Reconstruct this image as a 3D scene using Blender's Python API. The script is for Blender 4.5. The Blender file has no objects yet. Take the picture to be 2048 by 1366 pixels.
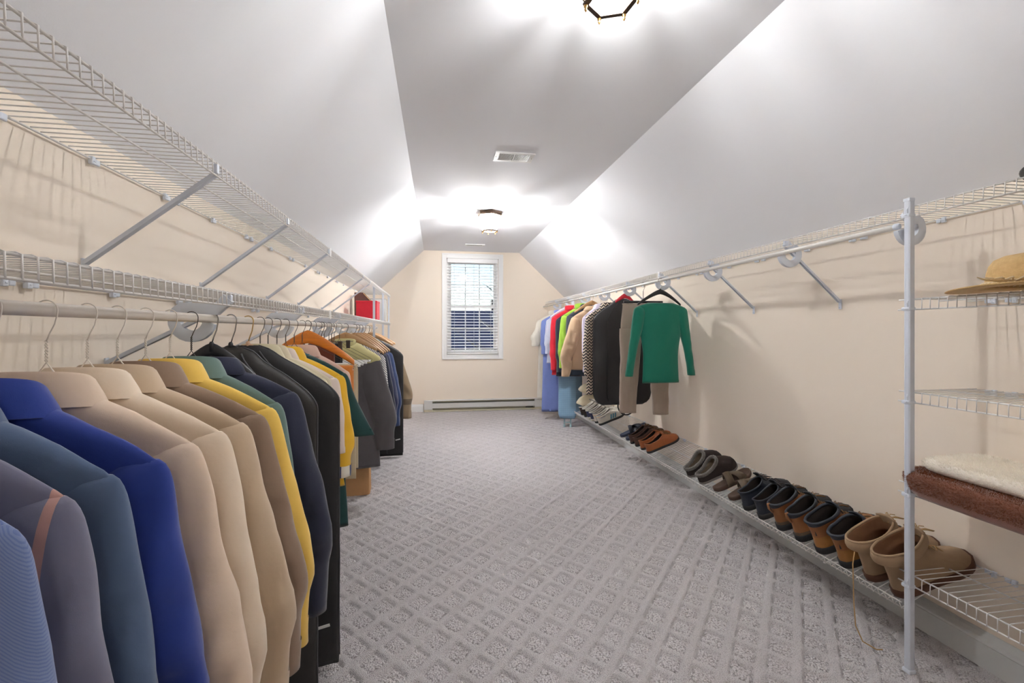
import bpy, bmesh, math, random
import numpy as np
from mathutils import Vector, Matrix, noise

S = bpy.context.scene
C = S.collection
R = math.radians
PI = math.pi
rnd = random.Random(7)

# ---------------------------------------------------------------- camera, world, exposure
CAM_H = 1.22
YAW = math.atan(150 / 910)
cam_d = bpy.data.cameras.new('camera')
cam = bpy.data.objects.new('camera', cam_d)
C.objects.link(cam)
cam_d.sensor_width = 36.0
cam_d.lens = 910 / 2048 * 36.0
cam_d.shift_y = -21 / 2048
cam_d.clip_start = 0.02
cam.location = (0, 0, CAM_H)
cam.rotation_euler = (R(90), 0, -YAW)
S.camera = cam

S.view_settings.view_transform = 'Standard'
S.view_settings.look = 'None'
S.view_settings.exposure = 3.25
S.view_settings.gamma = 1.0
S.view_settings.use_curve_mapping = False
S.cycles.use_denoising = True
S.cycles.max_bounces = 10
S.cycles.diffuse_bounces = 6
S.cycles.transparent_max_bounces = 24
S.cycles.sample_clamp_indirect = 6.0

BULB = 520.0          # emission strength of each lantern bulb
SKY = 0.02
SUN = 7.0

W = bpy.data.worlds.new('world')
S.world = W
W.use_nodes = True
wn, wl = W.node_tree.nodes, W.node_tree.links
wn.clear()
wo = wn.new('ShaderNodeOutputWorld')
wb = wn.new('ShaderNodeBackground')
sky = wn.new('ShaderNodeTexSky')
sky.sky_type = 'NISHITA'
sky.sun_disc = False
sky.sun_elevation = R(52)
sky.sun_rotation = R(-12)
sky.dust_density = 0.6
wb.inputs['Strength'].default_value = SKY
wl.new(sky.outputs[0], wb.inputs[0])
wl.new(wb.outputs[0], wo.inputs[0])

sun_d = bpy.data.lights.new('sun', 'SUN')          # high winter-noon sun beyond the end window, caught by the blind slats
sun_d.energy = SUN
sun_d.angle = R(0.6)
sun_d.color = (1.0, 0.97, 0.93)
sun = bpy.data.objects.new('sun', sun_d)
C.objects.link(sun)
sun.location = (0, 12, 14)
sun.rotation_euler = Vector((0.16, -math.cos(R(52)), -math.sin(R(52)))).to_track_quat('-Z', 'Y').to_euler()


# ---------------------------------------------------------------- materials
def lin(c):
    r = []
    for v in c:
        v = v / 255.0
        r.append(v / 12.92 if v <= 0.04045 else ((v + 0.055) / 1.055) ** 2.4)
    return (*r, 1.0)


def new_mat(name):
    m = bpy.data.materials.new(name)
    m.use_nodes = True
    nt = m.node_tree
    b = nt.nodes['Principled BSDF']
    return m, nt, b


def mth(nt, op, a, b=None, c=None):
    n = nt.nodes.new('ShaderNodeMath')
    n.operation = op
    for i, v in enumerate((a, b, c)):
        if v is None:
            continue
        if isinstance(v, (int, float)):
            n.inputs[i].default_value = v
        else:
            nt.links.new(v, n.inputs[i])
    return n.outputs[0]


def mixc(nt, fac, a, b):
    n = nt.nodes.new('ShaderNodeMix')
    n.data_type = 'RGBA'
    if isinstance(fac, (int, float)):
        n.inputs[0].default_value = fac
    else:
        nt.links.new(fac, n.inputs[0])
    for i, v in ((6, a), (7, b)):
        if isinstance(v, tuple):
            n.inputs[i].default_value = v
        else:
            nt.links.new(v, n.inputs[i])
    return n.outputs[2]


def objco(nt):
    return nt.nodes.new('ShaderNodeTexCoord').outputs['Object']


def noise_tex(nt, co, scale, detail=3, rough=0.55):
    n = nt.nodes.new('ShaderNodeTexNoise')
    n.inputs['Scale'].default_value = scale
    n.inputs['Detail'].default_value = detail
    n.inputs['Roughness'].default_value = rough
    nt.links.new(co, n.inputs['Vector'])
    return n.outputs['Fac']


def bump(nt, b, h, strength=0.3, dist=0.002, prev=None):
    n = nt.nodes.new('ShaderNodeBump')
    n.inputs['Strength'].default_value = strength
    n.inputs['Distance'].default_value = dist
    nt.links.new(h, n.inputs['Height'])
    if prev is not None:
        nt.links.new(prev, n.inputs['Normal'])
    nt.links.new(n.outputs[0], b.inputs['Normal'])
    return n.outputs[0]


def paint(name, rgb, rough=0.6, bscale=260, bstr=0.12, var=0.0, metal=0.0):
    m, nt, b = new_mat(name)
    co = objco(nt)
    base = lin(rgb)
    b.inputs['Roughness'].default_value = rough
    b.inputs['Metallic'].default_value = metal
    if var:
        d = tuple(v * (1 - var) for v in base[:3]) + (1,)
        nt.links.new(mixc(nt, noise_tex(nt, co, 6), base, d), b.inputs['Base Color'])
    else:
        b.inputs['Base Color'].default_value = base
    if bstr:
        bump(nt, b, noise_tex(nt, co, bscale, 2), bstr, 0.001)
    return m


def fabric(name, rgb, rough=0.85, pattern=None, rgb2=(255, 255, 255), scale=60.0, axis='X', width=0.3,
           weave=900, fuzz=0.25, var=0.14, bs=0.25):
    m, nt, b = new_mat(name)
    co = objco(nt)
    sep = nt.nodes.new('ShaderNodeSeparateXYZ')
    nt.links.new(co, sep.inputs[0])
    base, c2 = lin(rgb), lin(rgb2)
    col = base

    def lines(ax, sc, wd):
        f = mth(nt, 'FRACT', mth(nt, 'MULTIPLY', sep.outputs[ax], sc))
        return mth(nt, 'LESS_THAN', f, wd)
    if pattern == 'stripe':
        col = mixc(nt, lines(axis, scale, width), base, c2)
    elif pattern == 'plaid':
        f = mth(nt, 'ADD', mth(nt, 'MULTIPLY', lines('X', scale, width), 0.5), mth(nt, 'MULTIPLY', lines('Z', scale, width), 0.5))
        col = mixc(nt, f, base, c2)
    elif pattern == 'twill':
        s = mth(nt, 'ADD', mth(nt, 'MULTIPLY', sep.outputs['X'], 1.3), sep.outputs['Z'])
        col = mixc(nt, mth(nt, 'LESS_THAN', mth(nt, 'FRACT', mth(nt, 'MULTIPLY', s, scale)), width), base, c2)
    elif pattern == 'chevron':
        tri = mth(nt, 'ABSOLUTE', mth(nt, 'SUBTRACT', mth(nt, 'FRACT', mth(nt, 'MULTIPLY', sep.outputs['X'], scale * 0.8)), 0.5))
        s = mth(nt, 'ADD', mth(nt, 'MULTIPLY', sep.outputs['Z'], scale), mth(nt, 'MULTIPLY', tri, 1.5))
        col = mixc(nt, mth(nt, 'LESS_THAN', mth(nt, 'FRACT', s), width), base, c2)
    elif pattern == 'bands':      # a few single stripes at given heights
        acc = None
        for z0, hw in scale:
            g = mth(nt, 'LESS_THAN', mth(nt, 'ABSOLUTE', mth(nt, 'SUBTRACT', sep.outputs[axis], z0)), hw)
            acc = g if acc is None else mth(nt, 'MAXIMUM', acc, g)
        col = mixc(nt, acc, base, c2)
    n1 = noise_tex(nt, co, 14, 4)
    dark = nt.nodes.new('ShaderNodeHueSaturation')
    dark.inputs['Value'].default_value = 1 - var
    if isinstance(col, tuple):
        dark.inputs['Color'].default_value = col
    else:
        nt.links.new(col, dark.inputs['Color'])
    nt.links.new(mixc(nt, n1, col, dark.outputs[0]), b.inputs['Base Color'])
    b.inputs['Roughness'].default_value = rough
    b.inputs['Sheen Weight'].default_value = fuzz
    b.inputs['Sheen Roughness'].default_value = 0.5
    p = bump(nt, b, noise_tex(nt, co, weave, 2), bs, 0.0006)
    bump(nt, b, noise_tex(nt, co, 26, 3), 0.22, 0.006, p)
    return m


def leather(name, rgb, rough=0.5, var=0.3, bscale=220, bs=0.2):
    m, nt, b = new_mat(name)
    co = objco(nt)
    base = lin(rgb)
    d = tuple(v * (1 - var) for v in base[:3]) + (1,)
    nt.links.new(mixc(nt, noise_tex(nt, co, 22, 5, 0.65), base, d), b.inputs['Base Color'])
    b.inputs['Roughness'].default_value = rough
    bump(nt, b, noise_tex(nt, co, bscale, 3), bs, 0.001)
    return m


def wood(name, rgb, rough=0.35):
    m, nt, b = new_mat(name)
    co = objco(nt)
    mp = nt.nodes.new('ShaderNodeMapping')
    mp.inputs['Scale'].default_value = (4, 40, 40)
    nt.links.new(co, mp.inputs[0])
    base = lin(rgb)
    d = tuple(v * 0.6 for v in base[:3]) + (1,)
    nt.links.new(mixc(nt, noise_tex(nt, mp.outputs[0], 3, 4), base, d), b.inputs['Base Color'])
    b.inputs['Roughness'].default_value = rough
    b.inputs['Coat Weight'].default_value = 0.3
    return m


def glass_thin(name, tint=(1, 1, 1, 1), refl=0.08):
    m = bpy.data.materials.new(name)
    m.use_nodes = True
    nt = m.node_tree
    nt.nodes.clear()
    o = nt.nodes.new('ShaderNodeOutputMaterial')
    mx = nt.nodes.new('ShaderNodeMixShader')
    tr = nt.nodes.new('ShaderNodeBsdfTransparent')
    gl = nt.nodes.new('ShaderNodeBsdfGlossy')
    fr = nt.nodes.new('ShaderNodeFresnel')
    tr.inputs[0].default_value = tint
    gl.inputs['Roughness'].default_value = 0.03
    fr.inputs[0].default_value = 1.4
    nt.links.new(fr.outputs[0], mx.inputs[0])
    nt.links.new(tr.outputs[0], mx.inputs[1])
    nt.links.new(gl.outputs[0], mx.inputs[2])
    nt.links.new(mx.outputs[0], o.inputs[0])
    return m


def emit(name, rgb, strength):
    m, nt, b = new_mat(name)
    b.inputs['Base Color'].default_value = (0.9, 0.9, 0.9, 1)
    b.inputs['Emission Color'].default_value = (*rgb, 1)
    b.inputs['Emission Strength'].default_value = strength
    return m


M = {}
M['wall'] = paint('cream wall paint', (240, 228, 213), 0.7, 300, 0.10)
M['ceil'] = paint('white ceiling paint', (234, 236, 241), 0.8, 240, 0.10)
M['trim'] = paint('white trim paint', (238, 238, 238), 0.35, 100, 0.02)
M['vinyl'] = paint('white vinyl', (240, 240, 241), 0.4, 100, 0.02)
M['heater'] = paint('pale enamel', (214, 214, 212), 0.4, 100, 0.02)
M['heater_low'] = paint('yellowed enamel', (206, 200, 176), 0.45, 100, 0.02)
M['grille_dark'] = paint('dark heater fins', (96, 96, 94), 0.5, 100, 0.02, metal=0.4)
M['greypanel'] = paint('grey baseboard enamel', (206, 208, 208), 0.45, 100, 0.02)
M['wire'] = paint('white vinyl coated wire', (224, 222, 220), 0.35, 100, 0.0)
M['steel'] = paint('white painted steel', (205, 211, 222), 0.35, 100, 0.0)
M['plastic'] = paint('pale grey plastic', (214, 220, 230), 0.4, 60, 0.04)
M['rod'] = paint('white enamelled tube', (226, 224, 220), 0.25, 100, 0.0)
M['rod_grey'] = paint('satin tube', (226, 219, 210), 0.28, 100, 0.0)
M['screw'] = paint('zinc screw', (150, 150, 150), 0.3, 100, 0.0, metal=0.9)
M['bronze'] = paint('oil rubbed bronze', (92, 74, 60), 0.4, 60, 0.2, var=0.4, metal=0.6)
M['brass'] = paint('brushed brass', (190, 150, 90), 0.3, 60, 0.05, metal=0.9)
M['chrome'] = paint('hanger chrome', (170, 168, 165), 0.22, 60, 0.0, metal=1.0)
M['wirehang_w'] = paint('white hanger wire', (225, 216, 205), 0.35, 60, 0.0)
M['wirehang_d'] = paint('dark hanger wire', (84, 78, 72), 0.35, 60, 0.0, metal=0.6)
M['goldwire'] = paint('brass hook wire', (200, 165, 105), 0.28, 60, 0.0, metal=0.9)
M['wood_black'] = paint('black lacquered wood', (38, 38, 42), 0.35, 60, 0.05)
M['wood_tan'] = wood('tan hanger wood', (205, 160, 112))
M['wood_orange'] = wood('orange hanger wood', (236, 140, 42))
M['wood_pink'] = paint('tan hanger plastic', (196, 158, 128), 0.4, 60, 0.02)
M['clear_plastic'] = paint('clear hanger plastic', (225, 218, 228), 0.2, 60, 0.0)
M['black_plastic'] = paint('black plastic', (30, 30, 32), 0.35, 60, 0.02)
M['red_plastic'] = paint('red plastic', (205, 28, 52), 0.35, 60, 0.02)
M['glass'] = glass_thin('lantern glass', (0.95, 0.93, 0.90, 1))
_nt = M['glass'].node_tree
_tl = _nt.nodes.new('ShaderNodeBsdfTranslucent')
_tl.inputs[0].default_value = (0.95, 0.90, 0.86, 1)
_m2 = _nt.nodes.new('ShaderNodeMixShader')
_m2.inputs[0].default_value = 0.30
_out = [n for n in _nt.nodes if n.type == 'OUTPUT_MATERIAL'][0]
_src = _out.inputs[0].links[0].from_socket
_nt.links.new(_src, _m2.inputs[1])
_nt.links.new(_tl.outputs[0], _m2.inputs[2])
_nt.links.new(_m2.outputs[0], _out.inputs[0])
M['pane'] = glass_thin('window glass', (0.94, 0.97, 0.98, 1))
M['bulb'] = emit('lamp bulb glow', (0.965, 0.985, 1.0), BULB * 0.70)
M['bulb_dim'] = emit('lamp bulb glow, dimmer', (0.965, 0.985, 1.0), BULB * 0.23)
M['bulb_fill'] = emit('lamp bulb glow, middling', (0.965, 0.985, 1.0), BULB * 0.11)
M['blind'] = paint('white blind slat', (246, 246, 247), 0.45, 60, 0.0)
M['cord'] = paint('white cord', (225, 225, 222), 0.8, 60, 0.0)


# ---------------------------------------------------------------- mesh builder
class MB:
    def __init__(self):
        self.v, self.f = [], []

    def add(self, vs, fs):
        o = len(self.v)
        self.v.extend([tuple(p) for p in vs])
        self.f.extend([tuple(i + o for i in q) for q in fs])
        return self

    def box(self, c, s, rot=None, taper=1.0):
        x, y, z = (k / 2 for k in s)
        vs = [Vector((a * x * (taper if d > 0 else 1), b * y * (taper if d > 0 else 1), d * z))
              for d in (-1, 1) for b in (-1, 1) for a in (-1, 1)]
        if rot is not None:
            vs = [rot @ p for p in vs]
        c = Vector(c)
        return self.add([p + c for p in vs], [(0, 2, 3, 1), (4, 5, 7, 6), (0, 1, 5, 4), (2, 6, 7, 3), (0, 4, 6, 2), (1, 3, 7, 5)])

    def bbox(self, c, s, b=0.003, rot=None):
        """box with chamfered edges"""
        bm = bmesh.new()
        bmesh.ops.create_cube(bm, size=1.0)
        for p in bm.verts:
            p.co = Vector((p.co.x * s[0], p.co.y * s[1], p.co.z * s[2]))
        bmesh.ops.bevel(bm, geom=list(bm.edges), offset=b, segments=2, affect='EDGES', profile=0.6)
        bm.verts.index_update()
        c = Vector(c)
        vs = [((rot @ p.co) if rot is not None else p.co.copy()) + c for p in bm.verts]
        fs = [tuple(q.index for q in f.verts) for f in bm.faces]
        bm.free()
        return self.add(vs, fs)

    def tube(self, pts, r, n=6, closed=False, cap=True, flat=1.0):
        pts = [Vector(p) for p in pts]
        m = len(pts)
        rr = r if isinstance(r, (list, tuple)) else [r] * m
        vs, fs = [], []
        up = None
        for i, p in enumerate(pts):
            if closed:
                t = pts[(i + 1) % m] - pts[i - 1]
            else:
                t = pts[min(i + 1, m - 1)] - pts[max(i - 1, 0)]
            t.normalize()
            if up is None:
                up = Vector((0, 0, 1)) if abs(t.z) < 0.9 else Vector((0, 1, 0))
            a = t.cross(up)
            if a.length < 1e-6:
                a = t.orthogonal()
            a.normalize()
            b = a.cross(t).normalized()
            up = b
            for k in range(n):
                th = 2 * PI * k / n
                vs.append(p + a * (math.cos(th) * rr[i]) + b * (math.sin(th) * rr[i] * flat))
        last = m if closed else m - 1
        for i in range(last):
            j = (i + 1) % m
            for k in range(n):
                l = (k + 1) % n
                fs.append((i * n + k, i * n + l, j * n + l, j * n + k))
        if cap and not closed:
            fs.append(tuple(range(n))[::-1])
            fs.append(tuple((m - 1) * n + k for k in range(n)))
        return self.add(vs, fs)

    def loft(self, rings, closed=True, cap0=False, cap1=False):
        n = len(rings[0])
        vs = [p for r in rings for p in r]
        fs = []
        for i in range(len(rings) - 1):
            for k in range(n if closed else n - 1):
                l = (k + 1) % n
                fs.append((i * n + k, i * n + l, (i + 1) * n + l, (i + 1) * n + k))
        if cap0:
            fs.append(tuple(range(n))[::-1])
        if cap1:
            o = (len(rings) - 1) * n
            fs.append(tuple(o + k for k in range(n)))
        return self.add(vs, fs)

    def lathe(self, prof, n=24, c=(0, 0, 0), cap0=True, cap1=True):
        c = Vector(c)
        rings = [[c + Vector((r * math.cos(2 * PI * k / n), r * math.sin(2 * PI * k / n), z)) for k in range(n)] for r, z in prof]
        return self.loft(rings, True, cap0, cap1)

    def sweep(self, pts, prof, frame):
        """prof: list of (a,b) ; frame(i)->(A,B) unit vectors"""
        rings = []
        for i, p in enumerate(pts):
            A, B = frame(i)
            rings.append([Vector(p) + A * a + B * b for a, b in prof])
        return self.loft(rings, True, True, True)

    def mesh(self, name, mat, smooth=True):
        me = bpy.data.meshes.new(name)
        me.from_pydata(self.v, [], self.f)
        if mat is not None:
            me.materials.append(mat)
        if smooth:
            me.polygons.foreach_set('use_smooth', [True] * len(me.polygons))
        me.update()
        return me

    def build(self, name, mat, parent=None, smooth=True, loc=None, sub=0, recalc=True):
        me = self.mesh(name, mat, smooth)
        if recalc:
            bm = bmesh.new()
            bm.from_mesh(me)
            bmesh.ops.recalc_face_normals(bm, faces=bm.faces)
            bm.to_mesh(me)
            bm.free()
        o = bpy.data.objects.new(name, me)
        C.objects.link(o)
        if parent is not None:
            o.parent = parent
        if loc is not None:
            o.location = loc
        if sub:
            md = o.modifiers.new('sub', 'SUBSURF')
            md.levels = md.render_levels = sub
        return o


def auto_smooth(o, ang=35):
    me = o.data
    try:
        me.set_sharp_from_angle(angle=R(ang))
    except Exception:
        pass
    return o


def thing(name, label, cat, loc=(0, 0, 0), rz=0.0, group=None):
    o = bpy.data.objects.new(name, None)
    C.objects.link(o)
    o.location = loc
    o.rotation_euler = (0, 0, rz)
    o.empty_display_size = 0.05
    tag(o, label, cat, group)
    return o


def tag(o, label, cat, group=None):
    o['label'] = label
    o['category'] = cat
    if group:
        o['group'] = group
    return o


def struct(o):
    o['kind'] = 'structure'
    return o


def share(name, me, parent, loc=(0, 0, 0), rot=(0, 0, 0)):
    o = bpy.data.objects.new(name, me)
    C.objects.link(o)
    o.parent = parent
    o.location = loc
    o.rotation_euler = rot
    return o


def cr(tab, t):
    """Catmull-Rom through a table of (t, value...)"""
    n = len(tab)
    if t <= tab[0][0]:
        return tab[0][1:]
    if t >= tab[-1][0]:
        return tab[-1][1:]
    for i in range(n - 1):
        if t <= tab[i + 1][0]:
            break
    t0, t1 = tab[i][0], tab[i + 1][0]
    u = (t - t0) / (t1 - t0)
    out = []
    for k in range(1, len(tab[0])):
        p1, p2 = tab[i][k], tab[i + 1][k]
        d = p2 - p1
        m1 = (p2 - tab[i - 1][k]) / (t1 - tab[i - 1][0]) * (t1 - t0) if i > 0 else d
        m2 = (tab[i + 2][k] - p1) / (tab[i + 2][0] - t0) * (t1 - t0) if i + 2 < n else d
        if d == 0:
            m1 = m2 = 0
        else:  # keep it monotone
            m1 = max(min(m1 / d, 3), 0) * d
            m2 = max(min(m2 / d, 3), 0) * d
        u2, u3 = u * u, u * u * u
        out.append((2 * u3 - 3 * u2 + 1) * p1 + (u3 - 2 * u2 + u) * m1 + (-2 * u3 + 3 * u2) * p2 + (u3 - u2) * m2)
    return out


def nz(x, y, z):
    return noise.noise(Vector((x, y, z)))


# ---------------------------------------------------------------- the room
XL, XR = -0.93, 2.0           # knee walls
YE, YB = 7.0, -2.6            # end wall, wall behind the camera
ZK = 1.75                     # top of the knee walls
CL, CRR, ZC = -0.194, 1.265, 2.44
TH = 0.12

# window opening in the end wall
WX0, WX1, WZ0, WZ1 = 0.145, 0.94, 0.86, 2.33


def panel(name, mat, quad, nrm, th=TH):
    q = [Vector(p) for p in quad]
    nrm = Vector(nrm).normalized() * th
    m = MB()
    m.add(q + [p + nrm for p in q], [(0, 1, 2, 3), (7, 6, 5, 4), (0, 4, 5, 1), (1, 5, 6, 2), (2, 6, 7, 3), (3, 7, 4, 0)])
    return struct(m.build(name, mat, None, False))


panel('wall_left', M['wall'], [(XL, YB, -0.05), (XL, YE, -0.05), (XL, YE, ZK), (XL, YB, ZK)], (-1, 0, 0))
panel('wall_right', M['wall'], [(XR, YB, -0.05), (XR, YE, -0.05), (XR, YE, ZK), (XR, YB, ZK)], (1, 0, 0))
panel('ceiling', M['ceil'], [(CL, YB, ZC), (CL, YE, ZC), (CRR, YE, ZC), (CRR, YB, ZC)], (0, 0, 1))
panel('ceiling_left', M['ceil'], [(XL, YB, ZK), (XL, YE, ZK), (CL, YE, ZC), (CL, YB, ZC)], (-1, 0, 1.05))
panel('ceiling_right', M['ceil'], [(XR, YB, ZK), (XR, YE, ZK), (CRR, YE, ZC), (CRR, YB, ZC)], (1, 0, 1.05))


def gable(name, y, dirn, hole=None):
    m = MB()
    th = TH * dirn
    prof = [(XL, -0.05), (XR, -0.05), (XR, ZK), (CRR, ZC), (CL, ZC), (XL, ZK)]
    if hole is None:
        a = [(x, y, z) for x, z in prof]
        b = [(x, y + th, z) for x, z in prof]
        m.add(a + b, [tuple(range(6)), tuple(range(11, 5, -1))])
    else:
        x0, x1, z0, z1 = hole
        for yy in (y, y + th):
            left = [(XL, -0.05), (x0, -0.05), (x0, ZC), (CL, ZC), (XL, ZK)]
            right = [(x1, -0.05), (XR, -0.05), (XR, ZK), (CRR, ZC), (x1, ZC)]
            low = [(x0, -0.05), (x1, -0.05), (x1, z0), (x0, z0)]
            top = [(x0, z1), (x1, z1), (x1, ZC), (x0, ZC)]
            for poly in (left, right, low, top):
                m.add([(px, yy, pz) for px, pz in poly], [tuple(range(len(poly)))])
        ring = [(x0, z0), (x1, z0), (x1, z1), (x0, z1)]
        m.add([(px, y, pz) for px, pz in ring] + [(px, y + th, pz) for px, pz in ring],
              [(0, 1, 5, 4), (1, 2, 6, 5), (2, 3, 7, 6), (3, 0, 4, 7)])
    return struct(m.build(name, M['wall'], None, False))


gable('wall_end', YE, 1, (WX0, WX1, WZ0, WZ1))
gable('wall_back', YB, -1)


# carpet: raised bands around sunken diamonds, as real relief
def carpet():
    m, nt, b = new_mat('grey berber carpet')
    co = objco(nt)
    at = nt.nodes.new('ShaderNodeAttribute')
    at.attribute_name = 'cell'
    vor = nt.nodes.new('ShaderNodeTexVoronoi')
    vor.inputs['Scale'].default_value = 150
    nt.links.new(co, vor.inputs['Vector'])
    vor2 = nt.nodes.new('ShaderNodeTexVoronoi')
    vor2.inputs['Scale'].default_value = 330
    nt.links.new(co, vor2.inputs['Vector'])
    base, crevice_shade = lin((228, 223, 225)), lin((150, 143, 144))  # second tone puts the shade of the crevices between tufts into the colour
    d1 = mth(nt, 'MULTIPLY', mth(nt, 'POWER', vor.outputs['Distance'], 2.0), 1.5)
    d2 = mth(nt, 'MULTIPLY', mth(nt, 'POWER', vor2.outputs['Distance'], 2.0), 1.0)
    mixd = nt.nodes.new('ShaderNodeMix')
    nt.links.new(at.outputs['Fac'], mixd.inputs[0])
    nt.links.new(d2, mixd.inputs[2])
    nt.links.new(d1, mixd.inputs[3])
    c1 = mixc(nt, mixd.outputs[0], base, crevice_shade)
    stain = mth(nt, 'MULTIPLY', noise_tex(nt, co, 1.7, 3), 0.25)
    nt.links.new(mixc(nt, stain, c1, lin((196, 189, 184))), b.inputs['Base Color'])
    b.inputs['Roughness'].default_value = 0.95
    b.inputs['Sheen Weight'].default_value = 0.2
    inv = mth(nt, 'SUBTRACT', 1.0, mixd.outputs[0])
    bump(nt, b, inv, 0.75, 0.005)
    xs = np.arange(XL, XR + 0.004, 0.006)
    ys = [YB]
    while ys[-1] < YE:
        y = ys[-1]
        ys.append(y + (0.05 if y < 0.7 else (0.0055 + max(0, y - 1.4) * 0.0021)))
    ys = np.array(ys)
    ys[-1] = YE
    Xg, Yg = np.meshgrid(xs, ys)
    px, py = 0.1540, 0.1738           # diagonals of the diamond
    X0, Y0 = 0.152, 1.8237
    u = (Xg - X0) / px + (Yg - Y0) / py
    w = (Xg - X0) / px - (Yg - Y0) / py
    du = np.abs(u - np.round(u))
    dw = np.abs(w - np.round(w))
    # rounded square distance from the cell edge (cell half size .33 of the period)
    hs, rc = 0.345, 0.075
    qx, qy = np.maximum(du - (hs - rc), 0), np.maximum(dw - (hs - rc), 0)
    sd = np.sqrt(qx * qx + qy * qy) + np.minimum(np.maximum(du, dw) - (hs - rc), 0) - rc
    cell = np.clip(-sd / 0.03, 0, 1)
    groove = np.exp(-((sd + 0.018) / 0.036) ** 2)
    band = np.clip(sd / 0.05, 0, 1)
    rngs = np.random.RandomState(3)
    h = -0.004 * cell - 0.0095 * groove + 0.002 * np.sqrt(band) + rngs.normal(0, 0.0004, Xg.shape) * (1 + cell)
    h[Yg < 0.75] = 0
    ny, nx = Xg.shape
    verts = np.stack([Xg, Yg, h], -1).reshape(-1, 3)
    idx = np.arange(ny * nx).reshape(ny, nx)
    quads = np.stack([idx[:-1, :-1], idx[:-1, 1:], idx[1:, 1:], idx[1:, :-1]], -1).reshape(-1, 4)
    me = bpy.data.meshes.new('floor')
    me.vertices.add(len(verts))
    me.vertices.foreach_set('co', verts.astype(np.float32).ravel())
    me.loops.add(quads.size)
    me.loops.foreach_set('vertex_index', quads.astype(np.int32).ravel())
    me.polygons.add(len(quads))
    me.polygons.foreach_set('loop_start', np.arange(0, quads.size, 4, dtype=np.int32))
    me.polygons.foreach_set('loop_total', np.full(len(quads), 4, dtype=np.int32))
    me.polygons.foreach_set('use_smooth', np.ones(len(quads), dtype=bool))
    a = me.attributes.new('cell', 'FLOAT', 'POINT')
    a.data.foreach_set('value', cell.astype(np.float32).ravel())
    me.materials.append(m)
    me.update(calc_edges=True)
    o = bpy.data.objects.new('floor', me)
    C.objects.link(o)
    struct(o)


carpet()
sub = MB().box(((XL + XR) / 2, (YB + YE) / 2, -0.10), (XR - XL + 0.3, YE - YB + 0.3, 0.12)).build('floor_slab', M['trim'], None, False)
struct(sub)


# baseboards
def molding(name, mat, prof, p0, p1, inward):
    """prof (d,z): d = distance out of the wall"""
    p0, p1, inward = Vector(p0), Vector(p1), Vector(inward)
    m = MB()
    m.loft([[p + inward * d + Vector((0, 0, z)) for d, z in prof] for p in (p0, p1)], True, True, True)
    return struct(m.build(name, mat, None, False))


bprof = [(0, 0), (0.016, 0), (0.016, 0.085), (0.012, 0.092), (0.012, 0.1), (0.007, 0.112), (0, 0.115)]
molding('baseboard_end', M['trim'], bprof, (XL, YE, 0), (-0.2, YE, 0), (0, -1, 0))
molding('baseboard_end.001', M['trim'], bprof, (1.64, YE, 0), (XR, YE, 0), (0, -1, 0))
molding('baseboard_left', M['trim'], bprof, (XL, YB, 0), (XL, YE - 0.017, 0), (1, 0, 0))
rprof = [(0, 0), (0.052, 0), (0.052, 0.088), (0.049, 0.088), (0.049, 0.0915), (0.052, 0.0915), (0.050, 0.098), (0.040, 0.102), (0.036, 0.100), (0.020, 0.108), (0.016, 0.105), (0.006, 0.112), (0, 0.112)]
molding('baseboard_right', M['greypanel'], rprof, (XR, YB, 0), (XR, YE - 0.1, 0), (-1, 0, 0))


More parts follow.
